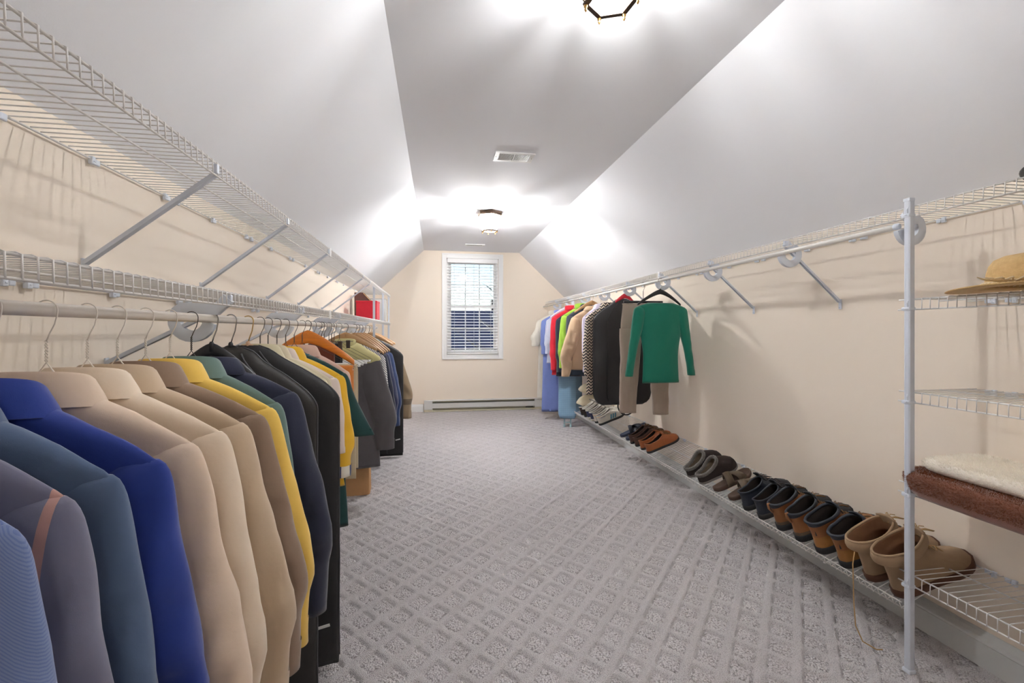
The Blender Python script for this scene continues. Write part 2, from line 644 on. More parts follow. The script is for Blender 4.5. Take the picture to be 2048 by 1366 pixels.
# ---------------------------------------------------------------- window
def window():
    root = bpy.data.objects.new('window_1', None)
    C.objects.link(root)
    struct(root)
    cx, w = (WX0 + WX1) / 2, WX1 - WX0
    root.location = (cx, YE, WZ0)
    h = WZ1 - WZ0
    hw = w / 2
    fw = 0.072
    m = MB()                                             # picture frame casing, stepped
    for (x0, x1, z0, z1) in ((-hw - fw, -hw, -fw, h + fw), (hw, hw + fw, -fw, h + fw), (-hw, hw, -fw, 0), (-hw, hw, h, h + fw)):
        m.bbox(((x0 + x1) / 2, -0.009, (z0 + z1) / 2), (x1 - x0, 0.018, z1 - z0), 0.003)
    for (x0, x1, z0, z1) in ((-hw - fw, -hw - fw + 0.018, -fw, h + fw), (hw + fw - 0.018, hw + fw, -fw, h + fw),
                             (-hw - fw + 0.018, hw + fw - 0.018, -fw, -fw + 0.018), (-hw - fw + 0.018, hw + fw - 0.018, h + fw - 0.018, h + fw)):
        m.bbox(((x0 + x1) / 2, -0.022, (z0 + z1) / 2), (x1 - x0, 0.012, z1 - z0), 0.003)
    for (x0, x1, z0, z1) in ((-hw - 0.012, -hw, -0.012, h + 0.012), (hw, hw + 0.012, -0.012, h + 0.012),
                             (-hw, hw, -0.012, 0), (-hw, hw, h, h + 0.012)):
        m.bbox(((x0 + x1) / 2, -0.021, (z0 + z1) / 2), (x1 - x0, 0.008, z1 - z0), 0.002)
    m.build('window_casing', M['trim'], root, False)
    m = MB()                                             # jamb liner
    for (x0, x1, z0, z1) in ((-hw, -hw + 0.03, 0, h), (hw - 0.03, hw, 0, h), (-hw, hw, 0, 0.03), (-hw, hw, h - 0.03, h)):
        m.box(((x0 + x1) / 2, 0.075, (z0 + z1) / 2), (x1 - x0, 0.09, z1 - z0))
    m.build('window_jamb', M['vinyl'], root, False)
    for nm, z0, z1, y in (('upper_sash', h / 2 - 0.02, h - 0.03, 0.10), ('lower_sash', 0.03, h / 2 + 0.02, 0.07)):
        m = MB()
        s = 0.04
        xa, xb = -hw + 0.03, hw - 0.03
        for (x0, x1, a, b) in ((xa, xa + s, z0, z1), (xb - s, xb, z0, z1), (xa + s, xb - s, z0, z0 + s), (xa + s, xb - s, z1 - s, z1)):
            m.bbox(((x0 + x1) / 2, y, (a + b) / 2), (x1 - x0, 0.03, b - a), 0.003)
        sash = m.build(nm, M['vinyl'], root, False)
        gx0, gx1, gz0, gz1 = xa + s, xb - s, z0 + s, z1 - s
        mm = 0.016
        cw = (gx1 - gx0) / 3
        ch = (gz1 - gz0) / 2
        mv = MB().box((0, 0, 0), (mm, 0.018, gz1 - gz0)).mesh('muntin', M['vinyl'], False)
        mh = MB().box((0, 0, 0), (gx1 - gx0, 0.016, mm)).mesh('muntin', M['vinyl'], False)
        for k in (1, 2):
            share('muntin', mv, sash, (gx0 + cw * k, y, (gz0 + gz1) / 2))
        share('muntin', mh, sash, ((gx0 + gx1) / 2, y, gz0 + ch))
        pm = MB().box((0, 0, 0), (cw, 0.004, ch)).mesh('pane', M['pane'], False)
        for i in range(3):
            for j in range(2):
                share('pane', pm, sash, (gx0 + cw * (i + 0.5), y, gz0 + ch * (j + 0.5)))


window()


def blind():
    cx, w = (WX0 + WX1) / 2, WX1 - WX0 - 0.02
    top = WZ1
    root = thing('window_blind', 'white horizontal slat blind hanging inside the end wall window, slats open', 'blind', (cx, YE + 0.015, WZ0))
    h = WZ1 - WZ0
    MB().bbox((0, 0, h - 0.028), (w, 0.055, 0.05), 0.004).build('head_rail', M['blind'], root, False)
    MB().bbox((0, -0.033, h - 0.035), (w, 0.006, 0.065), 0.002).build('valance', M['blind'], root, False)
    n = 31
    sm = MB()
    prof = [(-0.0235, 0.0), (-0.012, 0.0022), (0, 0.003), (0.012, 0.0022), (0.0235, 0.0), (0.012, -0.0006), (0, 0.0003), (-0.012, -0.0006)]
    sm.loft([[(x, a, b) for a, b in prof] for x in (-w / 2, w / 2)], True, True, True)
    me = sm.mesh('slat', M['blind'], False)
    z0, z1 = 0.05, h - 0.085
    for i in range(n):
        share('slat', me, root, (0, 0, z0 + (z1 - z0) * i / (n - 1)), (R(17), 0, 0))
    MB().bbox((0, 0, 0.02), (w, 0.05, 0.022), 0.004).build('bottom_rail', M['blind'], root, False)
    for x in (-w * 0.36, 0.02, w * 0.36):
        m = MB()
        for y in (-0.026, 0.026):
            m.tube([(x, y, 0.02), (x, y, h - 0.05)], 0.0012, 4)
        m.build('ladder_cord', M['cord'], root)
    m = MB().tube([(w / 2 - 0.05, -0.04, h - 0.06), (w / 2 - 0.05, -0.042, h - 0.75)], 0.0016, 5)
    m.lathe([(0.002, 0), (0.007, 0.004), (0.005, 0.03), (0.002, 0.034)], 8, (w / 2 - 0.05, -0.042, h - 0.785))
    m.build('lift_cord', M['cord'], root)
    m = MB().tube([(-w / 2 + 0.05, -0.04, h - 0.06), (-w / 2 + 0.05, -0.042, h - 0.78)], 0.003, 5)
    m.lathe([(0.002, 0), (0.007, 0.004), (0.005, 0.03), (0.002, 0.034)], 8, (-w / 2 + 0.05, -0.042, h - 0.81))
    m.build('tilt_wand', M['cord'], root)


blind()


# ---------------------------------------------------------------- end wall heater
def heater():
    x0, x1 = -0.192, 1.625
    L = x1 - x0
    root = thing('baseboard_heater', 'long pale electric baseboard heater on the end wall below the window', 'heater', ((x0 + x1) / 2, YE, 0))
    MB().box((0, -0.008, 0.09), (L, 0.016, 0.17)).build('back_plate', M['heater_low'], root, False)
    ec = 0.125
    for sx in (-1, 1):
        m = MB().bbox((sx * (L / 2 - ec / 2), -0.035, 0.106), (ec, 0.07, 0.136), 0.005)
        e = m.build('end_cap', M['heater'], root, False)
        MB().bbox((sx * (L / 2 - ec / 2), -0.030, 0.02), (ec, 0.06, 0.036), 0.003).build('cap_foot', M['heater_low'], e, False)
    Li = L - 2 * ec
    m = MB()
    pr = [(0, 0.176), (-0.055, 0.176), (-0.066, 0.166), (-0.066, 0.162), (-0.052, 0.172), (0, 0.172)]
    m.loft([[(x, a, b) for a, b in pr] for x in (-Li / 2, Li / 2)], True, True, True)
    m.build('top_hood', M['heater'], root, False)
    m = MB()
    pr = [(-0.070, 0.062), (-0.066, 0.055), (-0.066, 0.128), (-0.070, 0.132)]
    m.loft([[(x, a, b) for a, b in pr] for x in (-Li / 2, Li / 2)], True, True, True)
    m.build('front_panel', M['heater'], root, False)
    m = MB()
    m.box((0, -0.035, 0.10), (Li, 0.03, 0.07))
    m.build('heating_element', M['grille_dark'], root, False)
    MB().bbox((0, -0.03, 0.012), (Li, 0.055, 0.022), 0.003).build('bottom_rail', M['heater_low'], root, False)
    MB().box((Li / 2 - 0.08, -0.055, 0.045), (0.12, 0.004, 0.02)).build('rating_plate', M['grille_dark'], root, False)


heater()


# ---------------------------------------------------------------- ceiling fixtures
def lantern(x, y, label, rz=0.0, bulb='bulb'):
    root = thing('ceiling_lantern', label, 'ceiling light', (x, y, ZC), rz, 'bronze lantern ceiling lights')
    n = 6

    def hexr(r, z, n=6):
        return [Vector((r * math.cos(PI / 6 + k * PI / 3), r * math.sin(PI / 6 + k * PI / 3), z)) for k in range(n)]
    m = MB()
    m.loft([hexr(0.132, -0.0005), hexr(0.134, -0.008), hexr(0.128, -0.020), hexr(0.132, -0.028), hexr(0.124, -0.036), hexr(0.112, -0.036), hexr(0.112, -0.012)], True, True, True)
    m.build('canopy', M['bronze'], root, False)
    prof = [(0.114, -0.036), (0.117, -0.07), (0.116, -0.10), (0.108, -0.135), (0.094, -0.165), (0.077, -0.188)]
    ribm = MB()
    for k in range(1):
        ribm.tube([(r, 0, z) for r, z in prof], 0.0038, 6)
    rib = ribm.mesh('rib', M['bronze'])
    pane = MB()
    rings = []
    for r, z in prof:
        a, b = -PI / 6, PI / 6
        p0, p1 = Vector((r * math.cos(a), r * math.sin(a), z)), Vector((r * math.cos(b), r * math.sin(b), z))
        rings.append([p0.lerp(p1, t) * 0.985 for t in (0.03, 0.5, 0.97)])
    pane.loft(rings, False)
    pm = pane.mesh('glass_pane', M['glass'])
    for k in range(n):
        share('rib', rib, root, (0, 0, 0), (0, 0, PI / 6 + k * PI / 3))
        share('glass_pane', pm, root, (0, 0, 0), (0, 0, k * PI / 3 + PI / 3))
    m = MB()
    m.loft([hexr(0.086, -0.186), hexr(0.089, -0.190), hexr(0.086, -0.196), hexr(0.069, -0.196), hexr(0.069, -0.190), hexr(0.072, -0.186), hexr(0.086, -0.186)], True)
    ring = m.build('bottom_ring', M['bronze'], root, False)
    f = MB().lathe([(0.002, 0.004), (0.0065, 0.0), (0.0065, -0.006), (0.003, -0.010), (0.005, -0.014), (0.001, -0.022)], 8)
    fm = f.mesh('finial', M['brass'])
    for k in range(n):
        share('finial', fm, ring, (0.079 * math.cos(PI / 6 + k * PI / 3), 0.079 * math.sin(PI / 6 + k * PI / 3), -0.195))
    m = MB()
    for k in range(n):
        a, b = PI / 6 + k * PI / 3, PI / 6 + (k + 1) * PI / 3
        m.tube([(0.075 * math.cos(a), 0.075 * math.sin(a), -0.19), (0.075 * math.cos(b), 0.075 * math.sin(b), -0.19)], 0.003, 6)
    m.build('brass_edge', M['brass'], ring)
    m = MB().lathe([(0.03, -0.012), (0.03, -0.03), (0.018, -0.034)], 16)
    m.build('lamp_base', M['brass'], root)
    for s in (-1, 1):
        m = MB().lathe([(0.012, -0.03), (0.012, -0.088)], 12, (s * 0.045, 0, 0))
        so = m.build('socket', M['brass'], root)
        m = MB().lathe([(0.006, -0.086), (0.013, -0.096), (0.019, -0.114), (0.017, -0.131), (0.009, -0.148), (0.002, -0.156)], 12, (s * 0.045, 0, 0))
        m.build('bulb', M[bulb], so)


lantern(0.535, 1.345, 'bronze lantern ceiling light cut by the top edge of the photo, nearest', R(8), 'bulb_dim')
lantern(0.535, 4.66, 'bronze lantern ceiling light with glowing bulbs near the window end', R(6))
lantern(0.535, -1.97, 'added bronze fill light lantern behind the camera, out of frame', R(5), 'bulb_fill')  # unseen lantern, added to light the room from behind the camera


def vent(x, y, w, d, label, n):
    root = thing('ceiling_vent', label, 'vent', (x, y, ZC), 0, 'ceiling registers')
    b = 0.024
    m = MB()
    for (x0, x1, y0, y1) in ((-w / 2, w / 2, -d / 2, -d / 2 + b), (-w / 2, w / 2, d / 2 - b, d / 2), (-w / 2, -w / 2 + 0.03, -d / 2 + b, d / 2 - b), (w / 2 - 0.03, w / 2, -d / 2 + b, d / 2 - b)):
        m.bbox(((x0 + x1) / 2, (y0 + y1) / 2, -0.004), (x1 - x0, y1 - y0, 0.008), 0.002)
    m.box((0, 0, -0.004), (0.010, d - 2 * b, 0.008))
    m.build('frame', M['trim'], root, False)
    MB().box((0, 0, -0.0006), (w - 0.06, d - 2 * b, 0.001)).build('duct', M['grille_dark'], root, False)
    lm = MB().box((0, 0, 0), (0.0035, d - 2 * b, 0.009), Matrix.Rotation(R(35), 3, 'Y')).mesh('louver', M['trim'], False)
    for k in range(n):
        t = (k + 0.5) / n
        xx = -w / 2 + 0.03 + t * (w - 0.06)
        if abs(xx) > 0.008:
            share('louver', lm, root, (xx, 0, -0.0055))
    for s in (-1, 1):
        MB().lathe([(0.004, 0), (0.003, -0.002)], 8, (s * (w / 2 - 0.012), 0, -0.008)).build('screw', M['screw'], root)


vent(0.53, 3.14, 0.275, 0.165, 'white ceiling register with dark louvers between the two lanterns', 26)
vent(0.53, 6.45, 0.275, 0.13, 'small white ceiling register close above the window', 20)


# ---------------------------------------------------------------- wire shelving
def wire_shelf(label, xw, xf, zw, zf, y0, y1, lip, pitch, y_far, cat='shelf', name='wire_shelf', group=None, clip0=None, clip_step=0.335, mids=(0.5,), y_near=-9):
    """deck wires run from the wall xw to the front edge xf, then bend into the lip"""
    root = thing(name, label, cat, (xw, y0, zw), 0, group)
    dx, dz = xf - xw, zf - zw
    s = 1 if dx > 0 else -1
    rw, rl = 0.0015, 0.0027
    upv = Vector((-dz, 0, dx)).normalized() * (1 if dx > 0 else -1)      # deck normal
    fr = Vector((dx, 0, dz))
    lipv = Vector((0, 0, lip)) if lip < 0 else upv * lip

    def wire_mb(y, nside=6):
        p = [Vector((s * 0.004, y, 0)) + upv * 0.004, Vector((dx, y, dz)) + upv * 0.004 - fr.normalized() * 0.006,
             Vector((dx, y, dz)) + upv * 0.001 + fr.normalized() * 0.0015, Vector((dx, y, dz)) + lipv + fr.normalized() * 0.0025]
        return p
    me = MB().tube(wire_mb(0), rw, 6).mesh('deck_wire', M['wire'])
    n = int((y1 - y0) / pitch)
    far = MB()
    nf = 0
    for i in range(n + 1):
        y = (i + 0.3) * pitch
        if y > y1 - y0 - 0.005:
            break
        if y0 + y <= y_far:
            if y0 + y >= y_near:
                share('deck_wire', me, root, (0, y, 0))
        else:
            far.tube(wire_mb(y), rw, 4)
            nf += 1
    if nf:
        o = far.build('far_deck_wires', M['wire'], root)
        o['kind'] = 'stuff'
    L = y1 - y0
    MB().tube([(s * 0.004, 0, 0), (s * 0.004, L, 0)], rl, 8).build('back_rod', M['wire'], root)
    for q in mids:
        MB().tube([fr * q + Vector((0, 0, 0)), fr * q + Vector((0, L, 0))], rl, 8).build('middle_rod', M['wire'], root)
    MB().tube([fr - fr.normalized() * 0.004, fr - fr.normalized() * 0.004 + Vector((0, L, 0))], rl, 8).build('front_rod', M['wire'], root)
    MB().tube([fr + lipv, fr + lipv + Vector((0, L, 0))], rl, 8).build('lip_rod', M['wire'], root)
    # end caps
    cm = MB().lathe([(0.002, -0.004), (0.0042, -0.003), (0.0042, 0.004), (0.002, 0.005)], 8)
    if clip0 is not None:
        c = MB()
        c.bbox((s * 0.006, 0, -0.004), (0.012, 0.014, 0.022), 0.003)
        c.bbox((s * 0.004, 0.02, -0.004), (0.008, 0.018, 0.016), 0.003)
        c.lathe([(0.0035, 0), (0.003, 0.003)], 8, (s * 0.011, 0, -0.008))
        clm = c.mesh('wall_clip', M['plastic'], False)
        y = clip0
        k = 0
        while y < y1 - 0.05:
            if y > y0 + 0.05:
                share('wall_clip', clm, root, (0, y - y0, 0))
                if k % 2 == 0:
                    share('wall_clip', clm, root, (0, y - y0 + 0.06, 0))
            y += clip_step
            k += 1
    return root, fr, s


BR_FRAME = None


def brace(root, fr, s, y, lip, drop):
    """flat steel brace from the front lip down to the wall"""
    a = fr + Vector((-s * 0.004, y, -abs(lip) + 0.002))
    b = Vector((s * 0.006, y, -drop))
    d = (b - a).normalized()
    side = Vector((0, 1, 0))
    nrm = d.cross(side)
    m = MB()
    w, t = 0.0085, 0.005
    prof = [(-w, -t), (-w * 0.5, -t), (-w * 0.5, 0), (w * 0.5, 0), (w * 0.5, -t), (w, -t), (w, t), (-w, t)]
    m.sweep([a, b], prof, lambda i: (side, nrm))
    br = m.build('support_brace', M['steel'], root, False)
    m = MB()
    m.bbox((s * 0.003, y, -drop - 0.012), (0.005, 0.016, 0.05), 0.002)
    m.lathe([(0.004, 0), (0.003, 0.002)], 8, (s * 0.007, y, -drop - 0.028))
    m.build('brace_foot', M['steel'], br, False)
    m = MB().bbox(fr + Vector((0, y, -abs(lip) * 0.5)), (0.010, 0.014, abs(lip) * 0.7), 0.002)
    m.build('brace_clip', M['steel'], br, False)
    return br


def rod_support(root, fr, s, y, lip, rod_local):
    """plastic question-mark hook that hangs from the lip and carries the rod"""
    rx, rz = rod_local
    cx, cz = rx - s * 0.050, rz - 0.006
    rr = 0.0455
    pts = []
    pts.append((fr.x - s * 0.004, y, fr.z - abs(lip) * 0.4))
    pts.append((fr.x - s * 0.035, y, fr.z - abs(lip) - 0.012))
    for k in range(15):
        th = R(128) + (R(352) - R(128)) * k / 14
        pts.append((cx + s * rr * math.cos(th), y, cz + rr * math.sin(th)))
    pts = [Vector(p) for p in pts]
    w, t = 0.0165, 0.0085

    def frame(i):
        d = (pts[min(i + 1, len(pts) - 1)] - pts[max(i - 1, 0)]).normalized()
        return d.cross(Vector((0, 1, 0))).normalized(), Vector((0, 1, 0))
    m = MB()
    prof = [(-w, -t), (-w * 0.7, -t * 1.15), (w * 0.7, -t * 1.15), (w, -t), (w, t), (w * 0.7, t * 1.15), (-w * 0.7, t * 1.15), (-w, t)]
    m.sweep(pts, prof, frame)
    return auto_smooth(m.build('rod_support', M['plastic'], root), 40)


def joiner(root, fr, y, lip):
    m = MB().bbox(fr + Vector((0, y, -abs(lip) * 0.5)), (0.009, 0.024, abs(lip) + 0.014), 0.002)
    j = m.build('joiner_plate', M['vinyl'], root, False)
    return j


PITCH = 0.0273
# left wall, upper
XW_L, XF_L = XL + 0.006, -0.60
LU, LL = 1.684, 1.331
lip = -0.036
r, fr, s = wire_shelf('long white wire shelf high on the left wall, under the sloped ceiling', XW_L, XF_L, LU, LU, 0.30, 6.08, lip, PITCH, 3.1, clip0=0.39, mids=(0.56,))
for y in (0.62, 1.37, 1.975, 2.68, 3.25, 3.88, 4.30):
    brace(r, fr, s, y - 0.30, lip, 0.285)
joiner(r, fr, 2.72 - 0.3, lip)
# left wall, lower with the clothes rod
RODX_L, RODZ_L = -0.650, 1.256
r, fr, s = wire_shelf('white wire shelf running above the left clothes rod and its crowded hangers', XW_L, XF_L, LL, LL, 0.30, 6.08, lip, PITCH, 3.1, clip0=0.47, mids=(0.5,))
for y in (0.45, 1.455, 2.19, 2.98, 3.62, 4.25):
    brace(r, fr, s, y - 0.30, lip, 0.20)
    rod_support(r, fr, s, y - 0.30, lip, (RODX_L - XW_L, RODZ_L - LL))
joiner(r, fr, 2.72 - 0.3, lip)


def rod(name, label, x, z, y0, y1, rad, mat):
    root = thing(name, label, 'clothes rod', (x, y0, z))
    MB().tube([(0, 0, 0), (0, y1 - y0, 0)], rad, 16).build('tube', mat, root)
    for yy in (0.0, y1 - y0):
        o = MB().lathe([(rad * 0.6, -0.004), (rad * 1.12, -0.003), (rad * 1.12, 0.012), (rad, 0.013)], 12).build('end_cap', M['plastic'], root, True)
        o.rotation_euler = (R(90) if yy else R(-90), 0, 0)
        o.location = (0, yy, 0)
    return root


rod('clothes_rod', 'long white clothes rod along the left wall, crowded with hangers', RODX_L, RODZ_L, 0.30, 5.12, 0.0118, M['rod_grey'])

# right wall, upper shelf and rod
XW_R, XF_R = XR - 0.006, 1.680
RU = 1.666
RODX_R, RODZ_R = 1.655, 1.600
r, fr, s = wire_shelf('long white wire shelf high on the right wall, holding a black hat', XW_R, XF_R, RU, RU, 0.55, 6.97, lip, PITCH, 3.7, clip0=1.17, mids=(0.5,))
for y in (1.98, 2.61, 3.25, 3.86, 4.48, 5.10, 5.72, 6.35):
    brace(r, fr, s, y - 0.55, lip, 0.30)
    rod_support(r, fr, s, y - 0.55, lip, (RODX_R - XW_R, RODZ_R - RU))
rod_support(r, fr, s, 1.405 - 0.55, lip, (RODX_R - XW_R, RODZ_R - RU))
joiner(r, fr, 3.26 - 0.55, lip)
rod('clothes_rod', 'white clothes rod along the right wall, mostly bare beyond the post', RODX_R, RODZ_R, 1.405, 6.98, 0.0105, M['rod'])

# the four short shelves right of the post
SHZ = (1.333, 1.0, 0.668, 0.343)
for zz, lab in zip(SHZ, ('short wire shelf right of the post, carrying the straw hat', 'empty short wire shelf between the straw hat shelf and the rugs',
                         'short wire shelf right of the post, under the folded plush rugs', 'empty lowest short wire shelf right of the post, above the baseboard')):
    wire_shelf(lab, XW_R, XF_R, zz, zz, 0.35, 1.425, lip, PITCH, 9, group='short wire shelves at the right', clip0=0.48, clip_step=0.4, mids=(0.42,))


def pole(x, y, ztop, label, zs):
    root = thing('shelf_pole', label, 'pole', (x, y, 0), 0)
    m = MB()
    pr = [(-0.0105, -0.008), (-0.006, -0.0105), (0.006, -0.0105), (0.0105, -0.008), (0.0105, 0.0105), (0.006, 0.0105), (0.006, -0.005), (-0.006, -0.005), (-0.006, 0.0105), (-0.0105, 0.0105)]
    # channel opening away from the room
    m.loft([[(b, a, z) for a, b in pr] for z in (0.012, ztop)], True, True, True)
    m.build('channel', M['steel'], root, False)
    MB().bbox((0, 0, 0.008), (0.028, 0.028, 0.014), 0.003).build('foot', M['plastic'], root, False)
    MB().bbox((0, 0, ztop + 0.004), (0.024, 0.024, 0.012), 0.003).build('top_cap', M['plastic'], root, False)
    for z in zs:
        m = MB().bbox((0.002, 0.004, z - 0.034), (0.030, 0.030, 0.014), 0.005)
        m.lathe([(0.004, 0), (0.003, 0.003)], 8, (-0.013, 0, z - 0.034))
        m.tube([(-0.012, -0.004, z - 0.026), (-0.014, -0.004, z - 0.014), (-0.010, -0.004, z - 0.006)], 0.0025, 6)
        m.build('pole_clip', M['plastic'], root, False)


pole(1.664, 1.373, 1.684, 'white square shelf pole standing on the carpet at right foreground', (RU, *SHZ))
pole(-0.615, 4.66, LU - 0.01, 'white shelf pole in front of the red box at far left', (LU, LL))
pole(-0.615, 5.42, LU - 0.01, 'white shelf pole just beyond the red box at far left', (LU, LL))
pole(-0.615, 6.05, LU - 0.01, 'white shelf pole at the far end of the left wire shelves', (LU, LL))

# slanted shoe rack
RK = dict(xw=XW_R, xf=1.676, zw=0.335, zf=0.207)
r, fr, s = wire_shelf('slanted white wire shoe rack along the foot of the right wall', RK['xw'], RK['xf'], RK['zw'], RK['zf'], 1.40, 5.40, 0.030, PITCH, 3.6, name='shoe_rack', cat='shoe rack', clip0=1.62, clip_step=0.36, mids=(0.45,))
for y in (1.75, 2.95, 4.15, 5.30):
    a = fr + Vector((0, y - 1.40, -0.004))
    b = Vector((-0.006, y - 1.40, -0.16))
    m = MB().tube([a, (a + b) * 0.5 + Vector((0, 0, 0.0)), b], 0.004, 6)
    m.build('rack_strut', M['wire'], r)


# ---------------------------------------------------------------- hangers
def hook_pts(neck=-0.052, r=0.0165):
    p = []
    for k in range(13):
        th = R(212) - R(212) * k / 12
        p.append((r * math.cos(th), 0, r * math.sin(th) + 0.0005))
    p += [(r * 0.97, 0, -0.008), (r * 0.75, 0, neck * 0.45), (r * 0.3, 0, neck * 0.75), (0, 0, neck)]
    return p


def rot_parent(root, swing):
    root.rotation_euler[2] = swing


def wire_hanger(label, x, y, z, mat, swing=0.0, tube=None, group='wire hangers', width=0.20):
    root = thing('wire_hanger', label, 'hanger', (x, y, z + HK), swing, group)
    MB().tube(hook_pts(), 0.0012, 6).build('hook', mat, root)
    tw = MB()
    for ph in (0, PI):
        tw.tube([(0.0016 * math.cos(ph + t * 1.3), 0.0016 * math.sin(ph + t * 1.3), -0.052 - 0.0022 * t) for t in range(17)], 0.0012, 5)
    tw.build('twist', mat, root)
    w = width
    loop = [(0, 0, -0.088), (0.008, 0, -0.10), (0.018, 0, -0.113), (0.04, 0, -0.130), (w - 0.02, 0, -0.216), (w, 0, -0.228), (w - 0.008, 0, -0.238),
            (0, 0, -0.239), (-w + 0.008, 0, -0.238), (-w, 0, -0.228), (-w + 0.02, 0, -0.216), (-0.04, 0, -0.130), (-0.018, 0, -0.113), (-0.008, 0, -0.10)]
    MB().tube(loop, 0.0012, 6, closed=True).build('frame', mat, root)
    if tube:
        MB().tube([(-w + 0.012, 0, -0.239), (w - 0.012, 0, -0.239)], 0.0085, 10).build('cardboard_tube', tube, root)
    return root


def broad_hanger(name, label, x, y, z, mat, hookmat, swing=0.0, w=0.22, hgt=0.052, thick=0.011, group=None, bar=None, drop=0.060, hook_r=0.0019, sag=0.105):
    """wishbone hanger of wood or plastic"""
    root = thing(name, label, 'hanger', (x, y, z + HK), swing, group)
    MB().tube(hook_pts(-drop + 0.004, 0.0172), hook_r, 8).build('hook', hookmat, root)
    rings = []
    n = 25
    for i in range(n):
        u = -1 + 2 * i / (n - 1)
        au = abs(u)
        zc = -drop - sag * (au ** 1.35) - 0.012
        hh = hgt * (1 - 0.55 * au) / 2
        tt = thick * (0.8 + 0.9 * au ** 3) / 2
        yo = 0.018 * u * u
        rings.append([Vector((u * w, yo + tt * math.cos(a) ** 1 * 1.0, zc + hh * math.sin(a))) for a in [2 * PI * k / 10 for k in range(10)]])
    MB().loft(rings, True, True, True).build('arms', mat, root)
    MB().lathe([(0.006, -drop - 0.02), (0.007, -drop + 0.004), (0.004, -drop + 0.010)], 10).build('collar_knob', mat, root)
    if bar:
        zz = -drop - sag - 0.004
        MB().tube([(-w + 0.03, 0.018, zz + 0.006), (-w + 0.034, 0.016, zz - 0.018), (w - 0.034, 0.016, zz - 0.018), (w - 0.03, 0.018, zz + 0.006)], 0.005, 8).build('trouser_bar', bar, root)
    return root


HK = -0.001


# ---------------------------------------------------------------- clothes
def sgnpow(v, e):
    return math.copysign(abs(v) ** e, v)


def drape(x, d, seed, amp, start=0.2):
    k = max(0.0, min(1.0, (d - start) / 0.22))
    return amp * k * (nz(x * 6.0, d * 1.4, seed) + 0.55 * nz(x * 15 - d * 4, d * 3.0, seed + 9)) + amp * 0.28 * nz(x * 24 + d * 9, d * 9, seed + 3) + amp * 0.55 * k * nz((x + 0.7 * d) * 17, (d - x) * 3, seed + 41)


def body_mb(tab, n=44, levels=30, seed=0, amp=0.012, hem_wave=0.0, e=1.1):
    m = MB()
    d0, d1 = tab[0][0], tab[-1][0]
    rings = []
    ds = [d0 + (min(d1, 0.30) - d0) * i / 13 for i in range(14)] + [0.30 + (d1 - 0.30) * (i + 1) / levels for i in range(levels)] if d1 > 0.3 else [d0 + (d1 - d0) * i / levels for i in range(levels + 1)]
    for d in ds:
        hw, ht = cr(tab, d)
        ring = []
        for k in range(n):
            a = 2 * PI * k / n
            x = hw * sgnpow(math.cos(a), 0.9)
            sy = sgnpow(math.sin(a), e)
            y = ht * sy
            y += drape(x, d, seed, amp) + 0.35 * amp * sy * nz(x * 9, d * 3, seed + 20)
            zz = -d
            if d > 0.33 and hem_wave:
                zz += hem_wave * nz(x * 6, 2, seed) * (d - 0.33) / (d1 - 0.33)
            ring.append(Vector((x, y, zz)))
        rings.append(ring)
    # turned-in hem and a neck tuck
    last = rings[-1]
    cx = sum((p for p in last), Vector()) / n
    rings.append([cx + (p - cx) * 0.985 + Vector((0, 0, 0.004)) for p in last])
    rings.append([cx + (p - cx) * 0.95 + Vector((0, 0, 0.04)) for p in last])
    first = rings[0]
    c0 = sum((p for p in first), Vector()) / n
    m.loft([[c0 + (p - c0) * 0.85 + Vector((0, 0, -0.03)) for p in first]] + rings, True, True, False)
    return m


def sleeve_mb(side, tab, n=30, levels=34, seed=0, amp=0.010, yoff=0.0, cuffed=True):
    """tab: d, xin, xout, half thickness"""
    m = MB()
    rings = []
    d0, d1 = tab[0][0], tab[-1][0]
    for i in range(levels + 1):
        t = i / levels
        d = d0 + (d1 - d0) * (t ** 1.25)
        xi, xo, ht = cr(tab, d)
        c, h = (xi + xo) / 2, (xo - xi) / 2
        ring = []
        for k in range(n):
            a = 2 * PI * k / n
            x = c + h * sgnpow(math.cos(a), 0.9)
            sy = sgnpow(math.sin(a), 1.0)
            q = min(1, t * 3)
            el = math.exp(-((t - 0.66) / 0.16) ** 2) if d1 - d0 > 0.4 else 0
            wr = amp * q * ((0.8 + 0.8 * el) * nz(x * 10 - d * 5, d * 4, seed + 5) + (0.4 + 1.2 * el) * nz(x * 17 + d * 12, d * 16, seed + 7))
            wr += amp * q * 0.9 * nz(x * 30 + d * 3, d * 2.4, seed + 31)
            y = (ht + wr) * sy + yoff * q + drape(x, d, seed, amp * 0.8, 0.25)
            x2 = x + 0.35 * amp * q * nz(d * 11, sy, seed + 13)
            ring.append(Vector((side * x2, y, -d - 0.03 * (0 if not cuffed else 0))))
        rings.append(ring)
    last = rings[-1]
    cx = sum((p for p in last), Vector()) / n
    rings.append([cx + (p - cx) * 0.93 for p in last])
    rings.append([cx + (p - cx) * 0.85 + Vector((0, 0, 0.03)) for p in last])
    m.loft(rings, True, True, False)
    return m, rings


def band_mb(rings, i0, grow):
    """a cuff lying just outside the last rings of a tube"""
    m = MB()
    rr = []
    for r in rings[i0:-2]:
        c = sum((p for p in r), Vector()) / len(r)
        rr.append([c + (p - c) * (1 + grow) for p in r])
    e = rr[-1]
    c = sum((p for p in e), Vector()) / len(e)
    rr.append([c + (p - c) * 0.95 + Vector((0, 0, -0.001)) for p in e])
    m.loft(rr, True)
    return m


